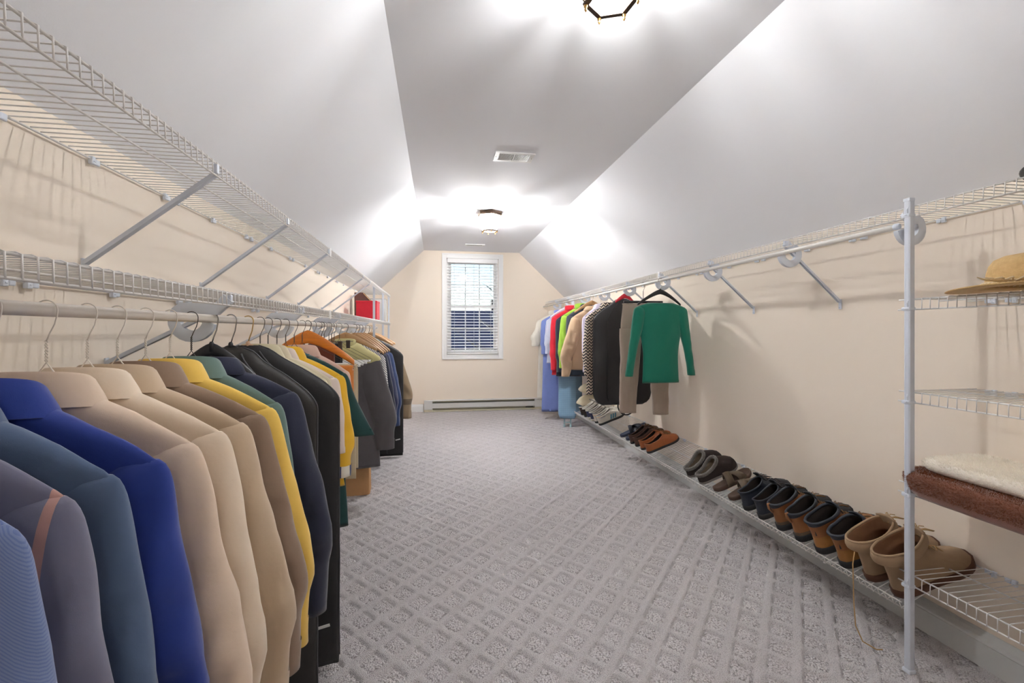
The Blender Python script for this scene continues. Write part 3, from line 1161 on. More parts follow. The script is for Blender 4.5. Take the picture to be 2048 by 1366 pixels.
def collar_mb(rx=0.056, ry=0.034, base=-0.150, h=0.046, fall=0.030, low=-0.006, span=150, seed=0):
    m = MB()
    n = 30
    rings = []
    for i in range(n + 1):
        a = R(-span) + R(2 * span) * i / n          # 0 = back, towards the camera (-y)
        q = abs(a) / R(span)
        dirx, diry = math.sin(a), -math.cos(a)
        f = fall * (0.78 + 0.35 * q)
        hh = h * (1 - 0.25 * q * q)
        zz = base - 0.030 * q ** 3
        b = 0.0025 * nz(i * 0.35, seed, 1)
        pts = []
        for ro, dz in ((0, 0), (0.003, hh * 0.8), (0.0055, hh * 0.98), (0.0095, hh), (0.0135, hh * 0.92), (f * 0.72 + b, hh * 0.35), (f + b, low), (f - 0.002 + b, low - 0.001), (f * 0.7 - 0.002 + b, hh * 0.33), (0.011, hh * 0.85)):
            pts.append(Vector(((rx + ro) * dirx, (ry + ro * 0.75) * diry, zz + dz)))
        rings.append(pts)
    m.loft(rings, True, True, True)
    return m


def shirt(name, label, x, y, z, mat, rz=0.0, sh=0.225, length=0.95, sl_len=0.60, sl_out=0.055, sl_w=0.115, collar='shirt', side=1, seed=None,
          amp=0.016, thick=1.0, body_mat=None, collar_mat=None, cuff=True, neck=0.145, group=None, cat='shirt', hem=0.0, sl_end=None, sl_in=None, slope=0.092, cuff_mat=None):
    seed = seed if seed is not None else y * 13.7
    root = thing(name, label, cat, (x, y, z), rz, group)
    st = neck + slope
    t = thick
    tab = [(neck - 0.004, 0.056, 0.030 * t), (neck + 0.006, 0.078, 0.033 * t), (neck + slope * 0.35, 0.078 + (sh - 0.078) * 0.36, 0.031 * t),
           (neck + slope * 0.7, 0.078 + (sh - 0.078) * 0.72, 0.027 * t), (st, sh * 0.985, 0.021 * t), (st + 0.010, sh * 1.0, 0.021 * t),
           (st + 0.05, sh * 0.97, 0.026 * t), (st + 0.12, sh * 0.92, 0.030 * t), (st + 0.25, sh * 0.92, 0.033 * t), (length, sh * 1.03, 0.034 * t)]
    body_mb(tab, seed=seed, amp=amp, hem_wave=hem).build('body', body_mat or mat, root)
    for sd in (1, -1):
        o = sl_out if sd == side else sl_out * 0.6
        e = st + sl_len
        wi = sl_w
        xo_end = sh + o
        xi_end = xo_end - wi * 0.62 if sl_end is None else xo_end - sl_end
        tb = [(st - 0.004, sh - 0.040, sh - 0.006, 0.006 * t), (st + 0.006, sh - 0.070, sh + 0.005, 0.014 * t), (st + 0.035, sh - 0.092, sh + 0.012 + o * 0.06, 0.023 * t),
              (st + 0.12, sh + 0.018 + o * 0.10 - wi, sh + 0.018 + o * 0.24, 0.030 * t)]
        if sl_len > 0.35:
            tb += [(st + sl_len * 0.60, sh + 0.016 + o * 0.78 - wi * 0.98, sh + 0.016 + o * 0.96, 0.034 * t),
                   (st + sl_len * 0.70, sh + 0.014 + o - wi * 0.95, sh + 0.018 + o, 0.034 * t), (st + sl_len * 0.80, sh + 0.004 + o - wi * 0.92, sh + 0.004 + o, 0.032 * t)]
        tb.append((e, xi_end, xo_end, 0.030 * t if sl_len > 0.35 else 0.024 * t))
        mb, rings = sleeve_mb(sd, tb, seed=seed + sd * 3, amp=amp * 0.8, yoff=-0.010 * t)
        s_ = mb.build('sleeve', mat, root)
        if cuff:
            band_mb(rings, 31 if sl_len > 0.35 else 32, 0.045).build('cuff', cuff_mat or mat, s_)
    if collar == 'shirt':
        auto_smooth(collar_mb(base=-neck - 0.004, h=0.048, fall=0.034, low=-0.010, seed=seed).build('collar', collar_mat or mat, root), 50)
    elif collar == 'crew':
        m = MB()
        m.tube([(0.062 * math.cos(a), 0.036 * math.sin(a), -neck + 0.002 - 0.012 * (1 + math.sin(a)) * 0.6) for a in [2 * PI * k / 24 for k in range(24)]], 0.008, 8, closed=True)
        m.build('neckband', collar_mat or mat, root)
    elif collar == 'blazer':
        collar_mb(rx=0.058, ry=0.036, base=-neck - 0.004, h=0.040, fall=0.040, low=-0.012, seed=seed).build('collar', collar_mat or mat, root)
        for sd in (1, -1):
            m = MB()
            pts = [(sd * 0.085, 0.050, -neck - 0.02), (sd * 0.10, 0.054, -neck - 0.12), (sd * 0.075, 0.054, -neck - 0.26), (sd * 0.02, 0.052, -neck - 0.36), (sd * 0.015, 0.048, -neck - 0.3), (sd * 0.04, 0.046, -neck - 0.1)]
            p2 = [(a, b + 0.004, c) for a, b, c in pts]
            k = len(pts)
            m.add(pts + p2, [tuple(range(k)), tuple(range(2 * k - 1, k - 1, -1))] + [(i, (i + 1) % k, k + (i + 1) % k, k + i) for i in range(k)])
            m.build('lapel', collar_mat or mat, root)
    elif collar == 'stand':
        collar_mb(rx=0.060, ry=0.038, base=-neck - 0.004, h=0.060, fall=0.016, low=0.0, seed=seed).build('collar', collar_mat or mat, root)
    return root


def garment_bag(label, x, y, z, mat, pip, rz=0.0, hw=0.30, length=1.22, top=0.105, seed=0, side=1, strap=False, thick=0.034, round_bot=False, group='black garment bags', tagm=None):
    root = thing('garment_bag', label, 'garment bag', (x, y, z), rz, group)
    tab = [(top, 0.030, 0.012), (top + 0.012, 0.062, 0.020), (top + 0.048, hw * 0.38, thick * 0.9), (top + 0.098, hw * 0.66, thick), (top + 0.152, hw * 0.90, thick), (top + 0.200, hw, thick),
           (top + 0.5, hw * 1.0, thick * 1.05), (length - (0.12 if round_bot else 0.01), hw * 1.0, thick * 0.9)]
    if round_bot:
        tab += [(length - 0.05, hw * 0.93, thick * 0.8), (length - 0.012, hw * 0.80, thick * 0.5)]
    tab.append((length, hw * (0.7 if round_bot else 0.995), thick * 0.4))
    body_mb(tab, n=52, levels=36, seed=seed, amp=0.010, e=0.6).build('bag_body', mat, root)
    for sd in (1, -1):
        m = MB()
        pts = []
        d = top
        while d < length - 0.005:
            w, ht = cr(tab, d)
            pts.append((sd * (w + 0.0012), drape(sd * w, d, seed, 0.010), -d))
            d += 0.012 if d < top + 0.25 else 0.03
        m.tube(pts, 0.0026, 6)
        m.build('piping', pip, root)
    m = MB()
    pts = []
    d = top + 0.02
    while d < length - 0.02:
        w, ht = cr(tab, d)
        pts.append((side * w * 0.55, -ht * 0.93 + drape(side * w * 0.55, d, seed, 0.010) - 0.003, -d))
        d += 0.02
    m.tube(pts, 0.003, 5)
    m.build('zip', pip, root)
    if strap:
        m = MB()
        pts = [(-0.05 + 0.10 * math.cos(a), -0.036, -length + 0.02 + 0.11 * math.sin(a)) for a in [R(160) + R(220) * k / 18 for k in range(19)]]
        m.tube(pts, 0.005, 6, flat=0.4)
        m.build('strap_handle', M['black_plastic'], root)
    if tagm:
        MB().bbox((side * (hw - 0.045), -thick * 1.25, -length + 0.16), (0.045, 0.002, 0.010), 0.0005, Matrix.Rotation(R(-12), 3, 'Y')).build('label_tab', tagm, root, False)
    return root


def folded_trousers(label, x, y, z, mat, rz, w=0.17, drop=0.44, seed=0, zbar=-0.239, group=None, xoff=0.0):
    root = thing('folded_trousers', label, 'trousers', (x, y, z), rz, group)
    m = MB()
    rings = []
    prof = []
    n = 16
    for k in range(n + 1):
        prof.append((-0.013, -drop + (drop - 0.0) * k / n))
    for k in range(1, 8):
        a = PI - PI * k / 8
        prof.append((0.013 * math.cos(a), 0.013 * math.sin(a)))
    for k in range(n + 1):
        prof.append((0.013, -(drop * 0.93) * k / n))
    nx = 14
    for i in range(nx + 1):
        xx = xoff - w + 2 * w * i / nx
        rings.append([Vector((xx, py + (0.016 * nz(xx * 8, pz * 3, seed) if pz < -0.02 else 0) + (-0.012 if py < 0 else 0.012) * min(1, -pz * 3 if pz < 0 else 0), zbar + pz)) for py, pz in prof])
    m.loft(rings, False)
    o = m.build('leg_fold', mat, root)
    md = o.modifiers.new('thick', 'SOLIDIFY')
    md.thickness = 0.006
    md.offset = 1
    return root


# palette of cloth
F = {}
F['denim_stripe'] = fabric('grey blue twill', (112, 128, 168), pattern='twill', rgb2=(94, 112, 160), scale=330, width=0.45)
F['plaid_pink'] = fabric('slate and rose stripe', (112, 112, 134), pattern='stripe', rgb2=(180, 138, 130), scale=15, axis='X', width=0.16)
F['slate'] = fabric('slate blue cotton', (74, 94, 126))
F['royal'] = fabric('royal blue cotton', (20, 50, 136))
F['cream1'] = fabric('cream cotton', (216, 194, 172), var=0.08)
F['cream2'] = fabric('pale cream cotton', (224, 206, 184), var=0.08)
F['beige'] = fabric('beige cotton', (196, 174, 148), var=0.08)
F['taupe'] = fabric('taupe cotton', (142, 118, 98))
F['yellow'] = fabric('soft yellow cotton', (236, 196, 92))
F['sage'] = fabric('grey green cotton', (98, 122, 116))
F['navy_wool'] = fabric('navy wool', (34, 38, 62), weave=500, bs=0.5)
F['bag1'] = fabric('black bag nylon', (43, 40, 38), rough=0.55, fuzz=0.0)
F['bag2'] = fabric('black bag cloth', (30, 29, 31), rough=0.6, fuzz=0.0)
F['piping'] = paint('dark grey piping', (72, 72, 76), 0.6, 60, 0)
F['polo_cream'] = fabric('khaki polo', (206, 196, 164), pattern='bands', rgb2=(58, 56, 76), scale=((-0.345, 0.005), (-0.365, 0.002)), axis='Z')
F['polo_plain'] = fabric('khaki cotton', (206, 194, 166))
F['pinkcream'] = fabric('shell pink cotton', (216, 200, 190), var=0.06)
F['rugby'] = fabric('bright yellow knit', (236, 186, 44))
F['rugby_cuff'] = fabric('white blue striped knit', (232, 226, 212), pattern='stripe', rgb2=(58, 66, 112), scale=26, axis='X', width=0.2)
F['dkgreen'] = fabric('dark green jersey', (16, 62, 62))
F['teal'] = fabric('teal jersey', (36, 92, 108))
F['rose'] = fabric('pale rose cotton', (222, 186, 168))
F['terracotta'] = fabric('orange cotton', (222, 136, 58))
F['khaki'] = fabric('khaki twill', (206, 190, 158))
F['black'] = fabric('black cloth', (30, 30, 34))
F['maroon'] = fabric('dark red brown cloth', (112, 58, 40))
F['bluecloth'] = fabric('mid blue cotton', (92, 128, 158))
F['bottle'] = fabric('bottle green cloth', (24, 66, 46))
F['white'] = fabric('white cotton', (238, 234, 226))
F['charcoal'] = fabric('charcoal fleece', (88, 84, 88), weave=380, bs=0.5)
F['limelining'] = fabric('pale lime fleece', (206, 198, 142), weave=300, bs=0.5)
F['navy1'] = fabric('navy cotton', (42, 48, 82))
F['navy2'] = fabric('dark navy cotton', (30, 34, 54))
F['navy3'] = fabric('blue navy cotton', (44, 64, 108))
F['browncoat'] = fabric('olive brown nylon', (140, 120, 94), pattern='bands', rgb2=(98, 82, 64), scale=((-0.78, 0.03),), axis='Z')
F['pinstripe'] = fabric('white black dotted cloth', (224, 222, 222), pattern='twill', rgb2=(50, 50, 60), scale=60, width=0.4)
F['pipewhite'] = paint('pale piping', (190, 196, 214), 0.6, 60, 0)

# ---- left rod, from the camera outwards
X, Z = RODX_L, RODZ_L
T = rnd.uniform
WH, WD = M['wirehang_w'], M['wirehang_d']


def on_wire(fn, name, label, y, mat, wlabel, wm, rz, **k):
    wire_hanger(wlabel, X, y, Z, wm, rz, width=0.19)
    return fn(name, label, X, y, Z, mat, rz, **k)


on_wire(shirt, 'shirt', 'grey blue fine-twill shirt nearest the camera at the lower left corner', 0.53, F['denim_stripe'], 'white wire hanger holding the grey blue twill shirt, out of frame', WH, R(3), sl_out=0.05)
on_wire(shirt, 'shirt', 'slate grey shirt with a few rose stripes, second from the camera', 0.615, F['plaid_pink'], 'white wire hanger holding the rose striped shirt, out of frame', WH, R(2), sl_out=0.05, sh=0.22)
on_wire(shirt, 'shirt', 'dusty slate blue shirt between the rose striped shirt and the royal blue one', 0.695, F['slate'], 'white wire hanger holding the slate blue shirt, out of frame', WH, R(2), sl_out=0.05, sh=0.218)
on_wire(shirt, 'shirt', 'royal blue shirt with upright collar in the left foreground', 0.785, F['royal'], 'white wire hanger holding the royal blue shirt', WH, R(-2), sl_out=0.055, sh=0.235)
on_wire(shirt, 'shirt', 'pinkish cream shirt directly behind the royal blue shirt', 0.885, F['cream1'], 'white wire hanger holding the pinkish cream shirt', WH, R(-1), sl_out=0.075, sh=0.232)
on_wire(shirt, 'shirt', 'palest cream shirt, second of the three cream and beige shirts', 0.976, F['cream2'], 'white wire hanger holding the palest cream shirt', WH, R(-1), sl_out=0.065, sh=0.240)
on_wire(shirt, 'shirt', 'beige shirt between the palest cream shirt and the taupe one', 1.058, F['beige'], 'white wire hanger holding the beige shirt', WH, R(0), sl_out=0.085, sh=0.245)
on_wire(shirt, 'shirt', 'taupe brown shirt in front of the soft yellow shirt', 1.150, F['taupe'], 'white wire hanger holding the taupe brown shirt', WH, R(2), sl_out=0.080, sh=0.245)
on_wire(shirt, 'shirt', 'soft yellow shirt with a cuffed sleeve end behind the taupe shirt', 1.245, F['yellow'], 'white wire hanger holding the soft yellow shirt', WH, R(1), sl_out=0.08, sh=0.240)
on_wire(shirt, 'shirt', 'grey green shirt with white inner collar behind the soft yellow shirt', 1.344, F['sage'], 'dark wire hanger holding the grey green shirt', WD, R(0), sl_out=0.05, sh=0.222, collar_mat=F['sage'])

broad_hanger('wooden_hanger', 'black wooden hanger with chrome hook holding the navy blazer', X, 1.455, Z, M['wood_black'], M['chrome'], R(2), w=0.17, sag=0.150, hgt=0.040, drop=0.076)
shirt('blazer', 'navy wool blazer between the grey green shirt and the black garment bags', X, 1.462, Z, F['navy_wool'], R(2), sh=0.228, length=0.92, sl_len=0.66, sl_out=0.09, sl_w=0.125, collar='blazer', thick=1.25, cuff=False, cat='blazer', slope=0.080)
broad_hanger('wooden_hanger', 'black wooden hanger in the neck of the front black garment bag', X, 1.580, Z, M['wood_black'], M['chrome'], R(-2), w=0.165, sag=0.128, hgt=0.030, drop=0.080)
garment_bag('black nylon garment bag with grey piping behind the navy blazer', X, 1.585, Z, F['bag1'], F['piping'], R(-2), hw=0.262, length=1.225, top=0.088, seed=4)
broad_hanger('plastic_hanger', 'tan plastic hanger with brass hook in the neck of the rear black garment bag', X, 1.715, Z, M['wood_pink'], M['goldwire'], R(1), w=0.165, sag=0.128, hgt=0.030, drop=0.080)
garment_bag('long black cloth garment bag with white label tab, reaching the carpet', X, 1.722, Z, F['bag2'], F['piping'], R(1), hw=0.300, length=1.235, top=0.086, seed=8, tagm=M['cord'])

on_wire(shirt, 'polo_shirt', 'khaki polo shirt, nearer of two khaki ones behind the long black garment bag', 1.825, F['polo_cream'], 'dark wire hanger holding the nearer khaki polo shirt', WD, R(-2), neck=0.126, sl_len=0.26, sl_out=0.055, sl_w=0.15, sh=0.232, cuff=False, sl_end=0.13, cat='polo shirt')
for o in list(bpy.data.objects):
    if o.get('label', '').startswith('khaki polo shirt,'):
        root = o
m = MB()
pts = [(-0.030, 0.0, 0.0), (-0.027, 0.0, 0.016), (-0.012, 0.0, 0.027), (0.008, 0.0, 0.028), (0.024, 0.0, 0.018), (0.030, 0.0, 0.0)]
m.add([(a, -0.0635 + 0.36 * c + 4 * a * a, c - 0.131) for a, b, c in pts] + [(a, -0.0615 + 0.36 * c + 4 * a * a, c - 0.131) for a, b, c in pts], [tuple(range(6)), tuple(range(11, 5, -1))])
pp = m.build('neck_print', paint('dark brown print', (70, 52, 44), 0.8, 60, 0), root, False)
on_wire(shirt, 'shirt', 'khaki cotton shirt pressed between the printed polo and the shell pink shirt', 1.905, F['polo_plain'], 'dark wire hanger holding the khaki cotton shirt', WD, R(0), neck=0.130, sl_len=0.26, sl_out=0.05, sl_w=0.15, cuff=False, sl_end=0.13)
on_wire(shirt, 'shirt', 'shell pink shirt with a crisp collar in front of the bright yellow rugby shirt', 2.005, F['pinkcream'], 'dark wire hanger holding the shell pink shirt', WD, R(1), sl_out=0.035, sh=0.236, length=0.66, sl_len=0.31)
on_wire(shirt, 'rugby_shirt', 'bright yellow rugby shirt with striped white cuff', 2.115, F['rugby'], 'dark wire hanger holding the bright yellow rugby shirt', WD, R(0), sl_out=0.03, sh=0.240, cuff_mat=F['rugby_cuff'], sl_len=0.44, cat='rugby shirt', length=0.72)
on_wire(shirt, 't_shirt', 'dark green t-shirt with a wide flared sleeve in front of the charcoal jacket', 2.235, F['dkgreen'], 'dark wire hanger holding the dark green t-shirt', WD, R(-2), collar='crew', sl_len=0.285, sl_out=0.130, sl_w=0.17, sl_end=0.165, sh=0.232, cuff=False, collar_mat=F['teal'], cat='t-shirt', thick=1.2)
on_wire(shirt, 'shirt', 'pale rose shirt hanging just in front of the orange wooden hanger', 2.360, F['rose'], 'dark wire hanger holding the pale rose shirt', WD, R(0), sl_len=0.20, sl_out=0.02, cuff=False, sl_end=0.11, sh=0.215, length=0.7)
broad_hanger('wooden_hanger', 'bright orange wooden hanger standing above the shirts on the left rod', X, 2.46, Z, M['wood_orange'], M['wirehang_d'], R(-4), w=0.225, hgt=0.070, thick=0.016, sag=0.135, drop=0.052)

tubes = [(2.56, 'terracotta', 'orange', 0.40, 'orange folded trousers over a white tube hanger beside the dark green t-shirt', 'wire trouser hanger with white tube under the orange trousers'),
         (2.68, 'khaki', 'khaki', 0.62, 'khaki folded trousers hanging just behind the orange trousers', 'wire trouser hanger with white tube under the khaki trousers'),
         (2.80, 'bluecloth', 'blue', 0.42, 'mid blue folded trousers on a tube hanger among the trouser hangers', 'wire trouser hanger with white tube under the mid blue trousers'),
         (2.92, 'white', 'white', 0.40, 'white folded trousers on a tube hanger between the blue and black ones', 'wire trouser hanger with white tube under the white trousers'),
         (3.06, 'black', 'black', 0.45, 'black folded trousers on a tube hanger in front of the green ones', 'wire trouser hanger with white tube under the black trousers'),
         (3.22, 'bottle', 'green', 0.50, 'bottle green folded trousers on a tube hanger nearest the charcoal jacket', 'wire trouser hanger with white tube under the bottle green trousers')]
for i, (y, fk, nm, dr, lab, wlab) in enumerate(tubes):
    rz = R(T(-3, 3))
    wire_hanger(wlab, X, y, Z, WD, rz, tube=M['cord'], width=0.215)
    folded_trousers(lab, X, y, Z, F[fk], rz, w=0.075 if i > 1 else 0.165, drop=dr, seed=i * 4.1, xoff=-0.09 if i > 1 else 0.04)


def clip_hanger(label, x, y, z, mat, rz=0.0, w=0.16, zb=-0.085, clipmat=None, frame=True, group=None, bar_r=0.0028):
    root = thing('clip_hanger', label, 'hanger', (x, y, z + HK), rz, group)
    MB().tube(hook_pts(-0.055), 0.0016, 6).build('hook', mat, root)
    m = MB()
    if frame:
        m.tube([(0, 0, -0.054), (0, 0, zb)], 0.0025, 6)
        m.tube([(-w, 0, zb), (w, 0, zb)], bar_r, 10, flat=0.6 if bar_r < 0.005 else 1.0)
    m.build('bar', mat, root)
    for sx in (-1, 1):
        c = MB()
        c.bbox((sx * (w - 0.03), -0.006, zb - 0.018), (0.022, 0.005, 0.05), 0.002, Matrix.Rotation(R(6), 3, 'X'))
        c.bbox((sx * (w - 0.03), 0.006, zb - 0.018), (0.022, 0.005, 0.05), 0.002, Matrix.Rotation(R(-6), 3, 'X'))
        c.tube([(sx * (w - 0.03) - 0.013, 0, zb), (sx * (w - 0.03) + 0.013, 0, zb)], 0.005, 8)
        c.build('clip', clipmat or mat, root, False)
    return root


clip_hanger('dark clip hanger with a rust brown cloth, nearer of two on the left rod', X, 2.74, Z, WD, R(4), w=0.13, zb=-0.10)
folded_trousers('rust brown cloth clipped to the nearer dark clip hanger', X, 2.74, Z, F['maroon'], R(4), w=0.07, drop=0.12, seed=2, zbar=-0.12)
clip_hanger('dark clip hanger with a black cloth, farther of two on the left rod', X, 2.99, Z, WD, R(-3), w=0.13, zb=-0.10)
folded_trousers('black cloth clipped to the farther dark clip hanger', X, 2.99, Z, F['black'], R(-3), w=0.06, drop=0.2, seed=3, zbar=-0.13)

# charcoal jacket with lime lining on a tan wooden hanger
broad_hanger('wooden_hanger', 'tan wooden hanger inside the charcoal jacket with lime lining', X, 3.44, Z, M['wood_tan'], M['wirehang_d'], R(3), w=0.215, sag=0.10, hgt=0.06)
jk = shirt('fleece_jacket', 'charcoal fleece jacket with pale lime lining turned out at the shoulders', X, 3.42, Z, F['charcoal'], R(3), sh=0.235, length=1.02, sl_len=0.655, sl_out=0.105, sl_w=0.165, collar='stand', collar_mat=F['limelining'], cat='jacket', thick=1.35, sl_end=0.125)
tab = [(0.118, 0.075, 0.05), (0.132, 0.105, 0.058), (0.165, 0.150, 0.056), (0.195, 0.200, 0.052), (0.228, 0.243, 0.042), (0.240, 0.246, 0.036)]
m = MB()
rings = []
for d in [0.118 + 0.122 * i / 14 for i in range(15)]:
    hw, ht = cr(tab, d)
    rings.append([Vector((hw * sgnpow(math.cos(a), 0.8), ht * sgnpow(math.sin(a), 0.75) + 0.004 * nz(math.cos(a) * 3, d * 20, 4), -d - 0.035 * max(0, -math.sin(a)))) for a in [2 * PI * k / 40 for k in range(40)]])
m.loft(rings, True, True, False)
m.build('hood_lining', F['limelining'], jk)

far = [(3.80, 'wooden', 'pinstripe', 'shirt', 'white and black patterned shirt squeezed behind the charcoal jacket', 0.055, 0.225, 0.60),
       (3.94, 'wooden', 'navy2', 'jacket', 'dark navy jacket, nearest of the three navy garments at far left', 0.085, 0.228, 0.62),
       (4.10, 'wooden', 'navy1', 'jacket', 'plain navy jacket, middle of the three navy garments at far left', 0.095, 0.232, 0.60),
       (4.27, 'wooden', 'navy3', 'jacket', 'lighter navy jacket, farthest of the three navy garments at far left', 0.10, 0.240, 0.66)]
for y, hk, fk, nm, lab, so, sh, sl in far:
    so -= 0.025
    lab2 = 'tan wooden hanger holding the ' + lab.split(',')[0].replace(' squeezed behind the charcoal jacket', '')
    broad_hanger('wooden_hanger', lab2, X, y, Z, M['wood_tan'], M['wirehang_d'], R(T(-2, 3)), w=0.225, sag=0.145, bar=M['wood_tan'])
    shirt(nm, lab, X, y, Z, F[fk], R(T(-2, 2)), sh=sh, length=1.02 if fk != 'pinstripe' else 0.8, sl_len=sl, sl_out=so, cat=nm, thick=1.2)
broad_hanger('wooden_hanger', 'tan wooden hanger in the neck of the tall black garment bag at far left', X, 4.50, Z, M['wood_tan'], M['wirehang_d'], R(1), w=0.165, sag=0.128, hgt=0.030, drop=0.080)
garment_bag('tall black garment bag beside the olive brown coat at far left', X, 4.51, Z, F['bag2'], F['piping'], R(1), hw=0.325, length=1.235, top=0.086, seed=11, tagm=M['cord'])
for y, lab in ((4.68, 'empty tan wooden hanger just beyond the tall black garment bag'), (4.78, 'empty tan wooden hanger next to the olive brown coat')):
    broad_hanger('wooden_hanger', lab, X, y, Z, M['wood_tan'], M['goldwire'], R(T(-6, 6)), w=0.21, sag=0.10)
broad_hanger('wooden_hanger', 'tan wooden hanger holding the olive brown coat at far left', X, 4.93, Z, M['wood_tan'], M['chrome'], R(0), w=0.215, sag=0.10)
shirt('coat', 'olive brown coat with darker bands, last garment on the left rod', X, 4.94, Z, F['browncoat'], R(0), sh=0.245, length=1.06, sl_len=0.72, sl_out=0.135, sl_w=0.17, cat='coat', thick=1.3)


# paper bag on the floor
def paper_bag():
    root = thing('paper_bag', 'brown paper grocery bag standing on the carpet under the charcoal jacket', 'paper bag', (-0.655, 3.60, 0), R(4))
    kraft = leather('kraft paper', (196, 150, 102), 0.8, 0.18, 80, 0.15)
    hx, hy, h = 0.155, 0.095, 0.40
    rings = []
    n = 48
    for i in range(13):
        t = i / 12
        ring = []
        for k in range(n):
            a = 2 * PI * k / n
            c, s_ = math.cos(a), math.sin(a)
            e = 0.16
            x, y = hx * sgnpow(c, e), hy * sgnpow(s_, e)
            # gusset on the short sides
            if abs(x) > hx * 0.9:
                g = (1 - abs(y) / hy) * 0.045 * t
                x -= math.copysign(g, x)
            y += 0.010 * nz(x * 9, t * 4, 3) * t
            x += 0.006 * nz(y * 9, t * 4, 5) * t
            ring.append(Vector((x, y, 0.001 + h * t)))
        rings.append(ring)
    o = MB().loft(rings, True, True, False).build('bag_body', kraft, root, False)
    md = o.modifiers.new('t', 'SOLIDIFY')
    md.thickness = 0.0015
    m = MB()
    m.tube([(-0.05, -0.097, 0.37), (-0.05, -0.100, 0.43), (0, -0.102, 0.46), (0.05, -0.100, 0.43), (0.05, -0.097, 0.37)], 0.003, 6)
    m.build('handle', kraft, root)


paper_bag()


# red box and the things behind it on the far end of the lower left shelf
def shelf_things():
    z = LL + 0.006
    root = thing('red_box', 'bright red fabric storage box on the far end of the left shelf', 'storage box', (-0.705, 4.90, z), R(-2))
    red = fabric('red felt', (206, 24, 48))
    MB().bbox((0, 0, 0.092), (0.205, 0.19, 0.184), 0.006).build('box_body', red, root, False)
    MB().bbox((0, 0, 0.182), (0.211, 0.196, 0.020), 0.005).build('lid', red, root, False)
    root = thing('folder_stand', 'dark brown pointed magazine file leaning behind the red box', 'file holder', (-0.76, 5.18, z), 0)
    br = leather('dark brown board', (104, 70, 62), 0.6)
    m = MB()
    pr = [(-0.12, 0), (0.13, 0), (0.13, 0.13), (-0.03, 0.30), (-0.12, 0.30)]
    for yy in (-0.04, 0.04):
        vs = [(a, yy + d, b) for d in (-0.003, 0.003) for a, b in pr]
        m.add(vs, [tuple(range(5)), tuple(range(9, 4, -1))] + [(i, (i + 1) % 5, 5 + (i + 1) % 5, 5 + i) for i in range(5)])
    m.box((-0.12, 0, 0.15), (0.006, 0.08, 0.30))
    m.box((0.005, 0, 0.003), (0.25, 0.08, 0.006))
    m.build('file_body', br, root, False)
    m = MB().tube([(-0.03, -0.044, 0.294), (0.125, -0.044, 0.130)], 0.005, 6)
    m.build('pale_edge', M['wood_tan'], root)
    root = thing('carton', 'pale grey carton standing behind the red box near the end pole', 'carton', (-0.69, 5.52, z), R(3))
    MB().bbox((0, 0, 0.125), (0.20, 0.22, 0.25), 0.003).build('carton_body', paint('pale card', (206, 204, 202), 0.8, 80, 0.05), root, False)
    MB().bbox((0, 0, 0.252), (0.204, 0.224, 0.008), 0.002).build('carton_lid', paint('grey card', (172, 172, 172), 0.8, 80, 0.05), root, False)


shelf_things()


# ---------------------------------------------------------------- right rod clothes
F['emerald'] = fabric('emerald fine knit', (0, 114, 92), weave=700, bs=0.3, var=0.06)
F['emerald_in'] = fabric('emerald knit facing', (10, 130, 100), weave=700, bs=0.3, var=0.05)
F['taupe_pants'] = fabric('taupe twill', (168, 150, 136), var=0.08)
F['bag3'] = fabric('black bag vinyl', (38, 38, 41), rough=0.5, fuzz=0.0)
F['chevron'] = fabric('black cream chevron knit', (34, 32, 34), pattern='chevron', rgb2=(214, 194, 172), scale=34, width=0.45)
F['tan'] = fabric('tan gabardine', (196, 166, 134))
F['navyR'] = fabric('blue black cloth', (40, 44, 58))
F['lime'] = fabric('lime fleece', (146, 184, 52), weave=300, bs=0.4)
F['navyR2'] = fabric('deep navy knit', (22, 34, 52))
F['red'] = fabric('red knit', (212, 24, 48))
F['lilac'] = fabric('pale lilac cotton', (206, 196, 216))
F['bluestripe'] = fabric('pale blue striped cotton', (178, 194, 222), pattern='stripe', rgb2=(230, 232, 240), scale=90, axis='X', width=0.4)
F['peri'] = fabric('periwinkle terry', (122, 140, 204), weave=350, bs=0.5)
F['creamrobe'] = fabric('cream terry', (226, 220, 206), weave=350, bs=0.5)
F['ironblue'] = fabric('light blue checked cotton', (142, 178, 206), pattern='plaid', rgb2=(104, 146, 184), scale=42, width=0.14)
X, Z = RODX_R, RODZ_R


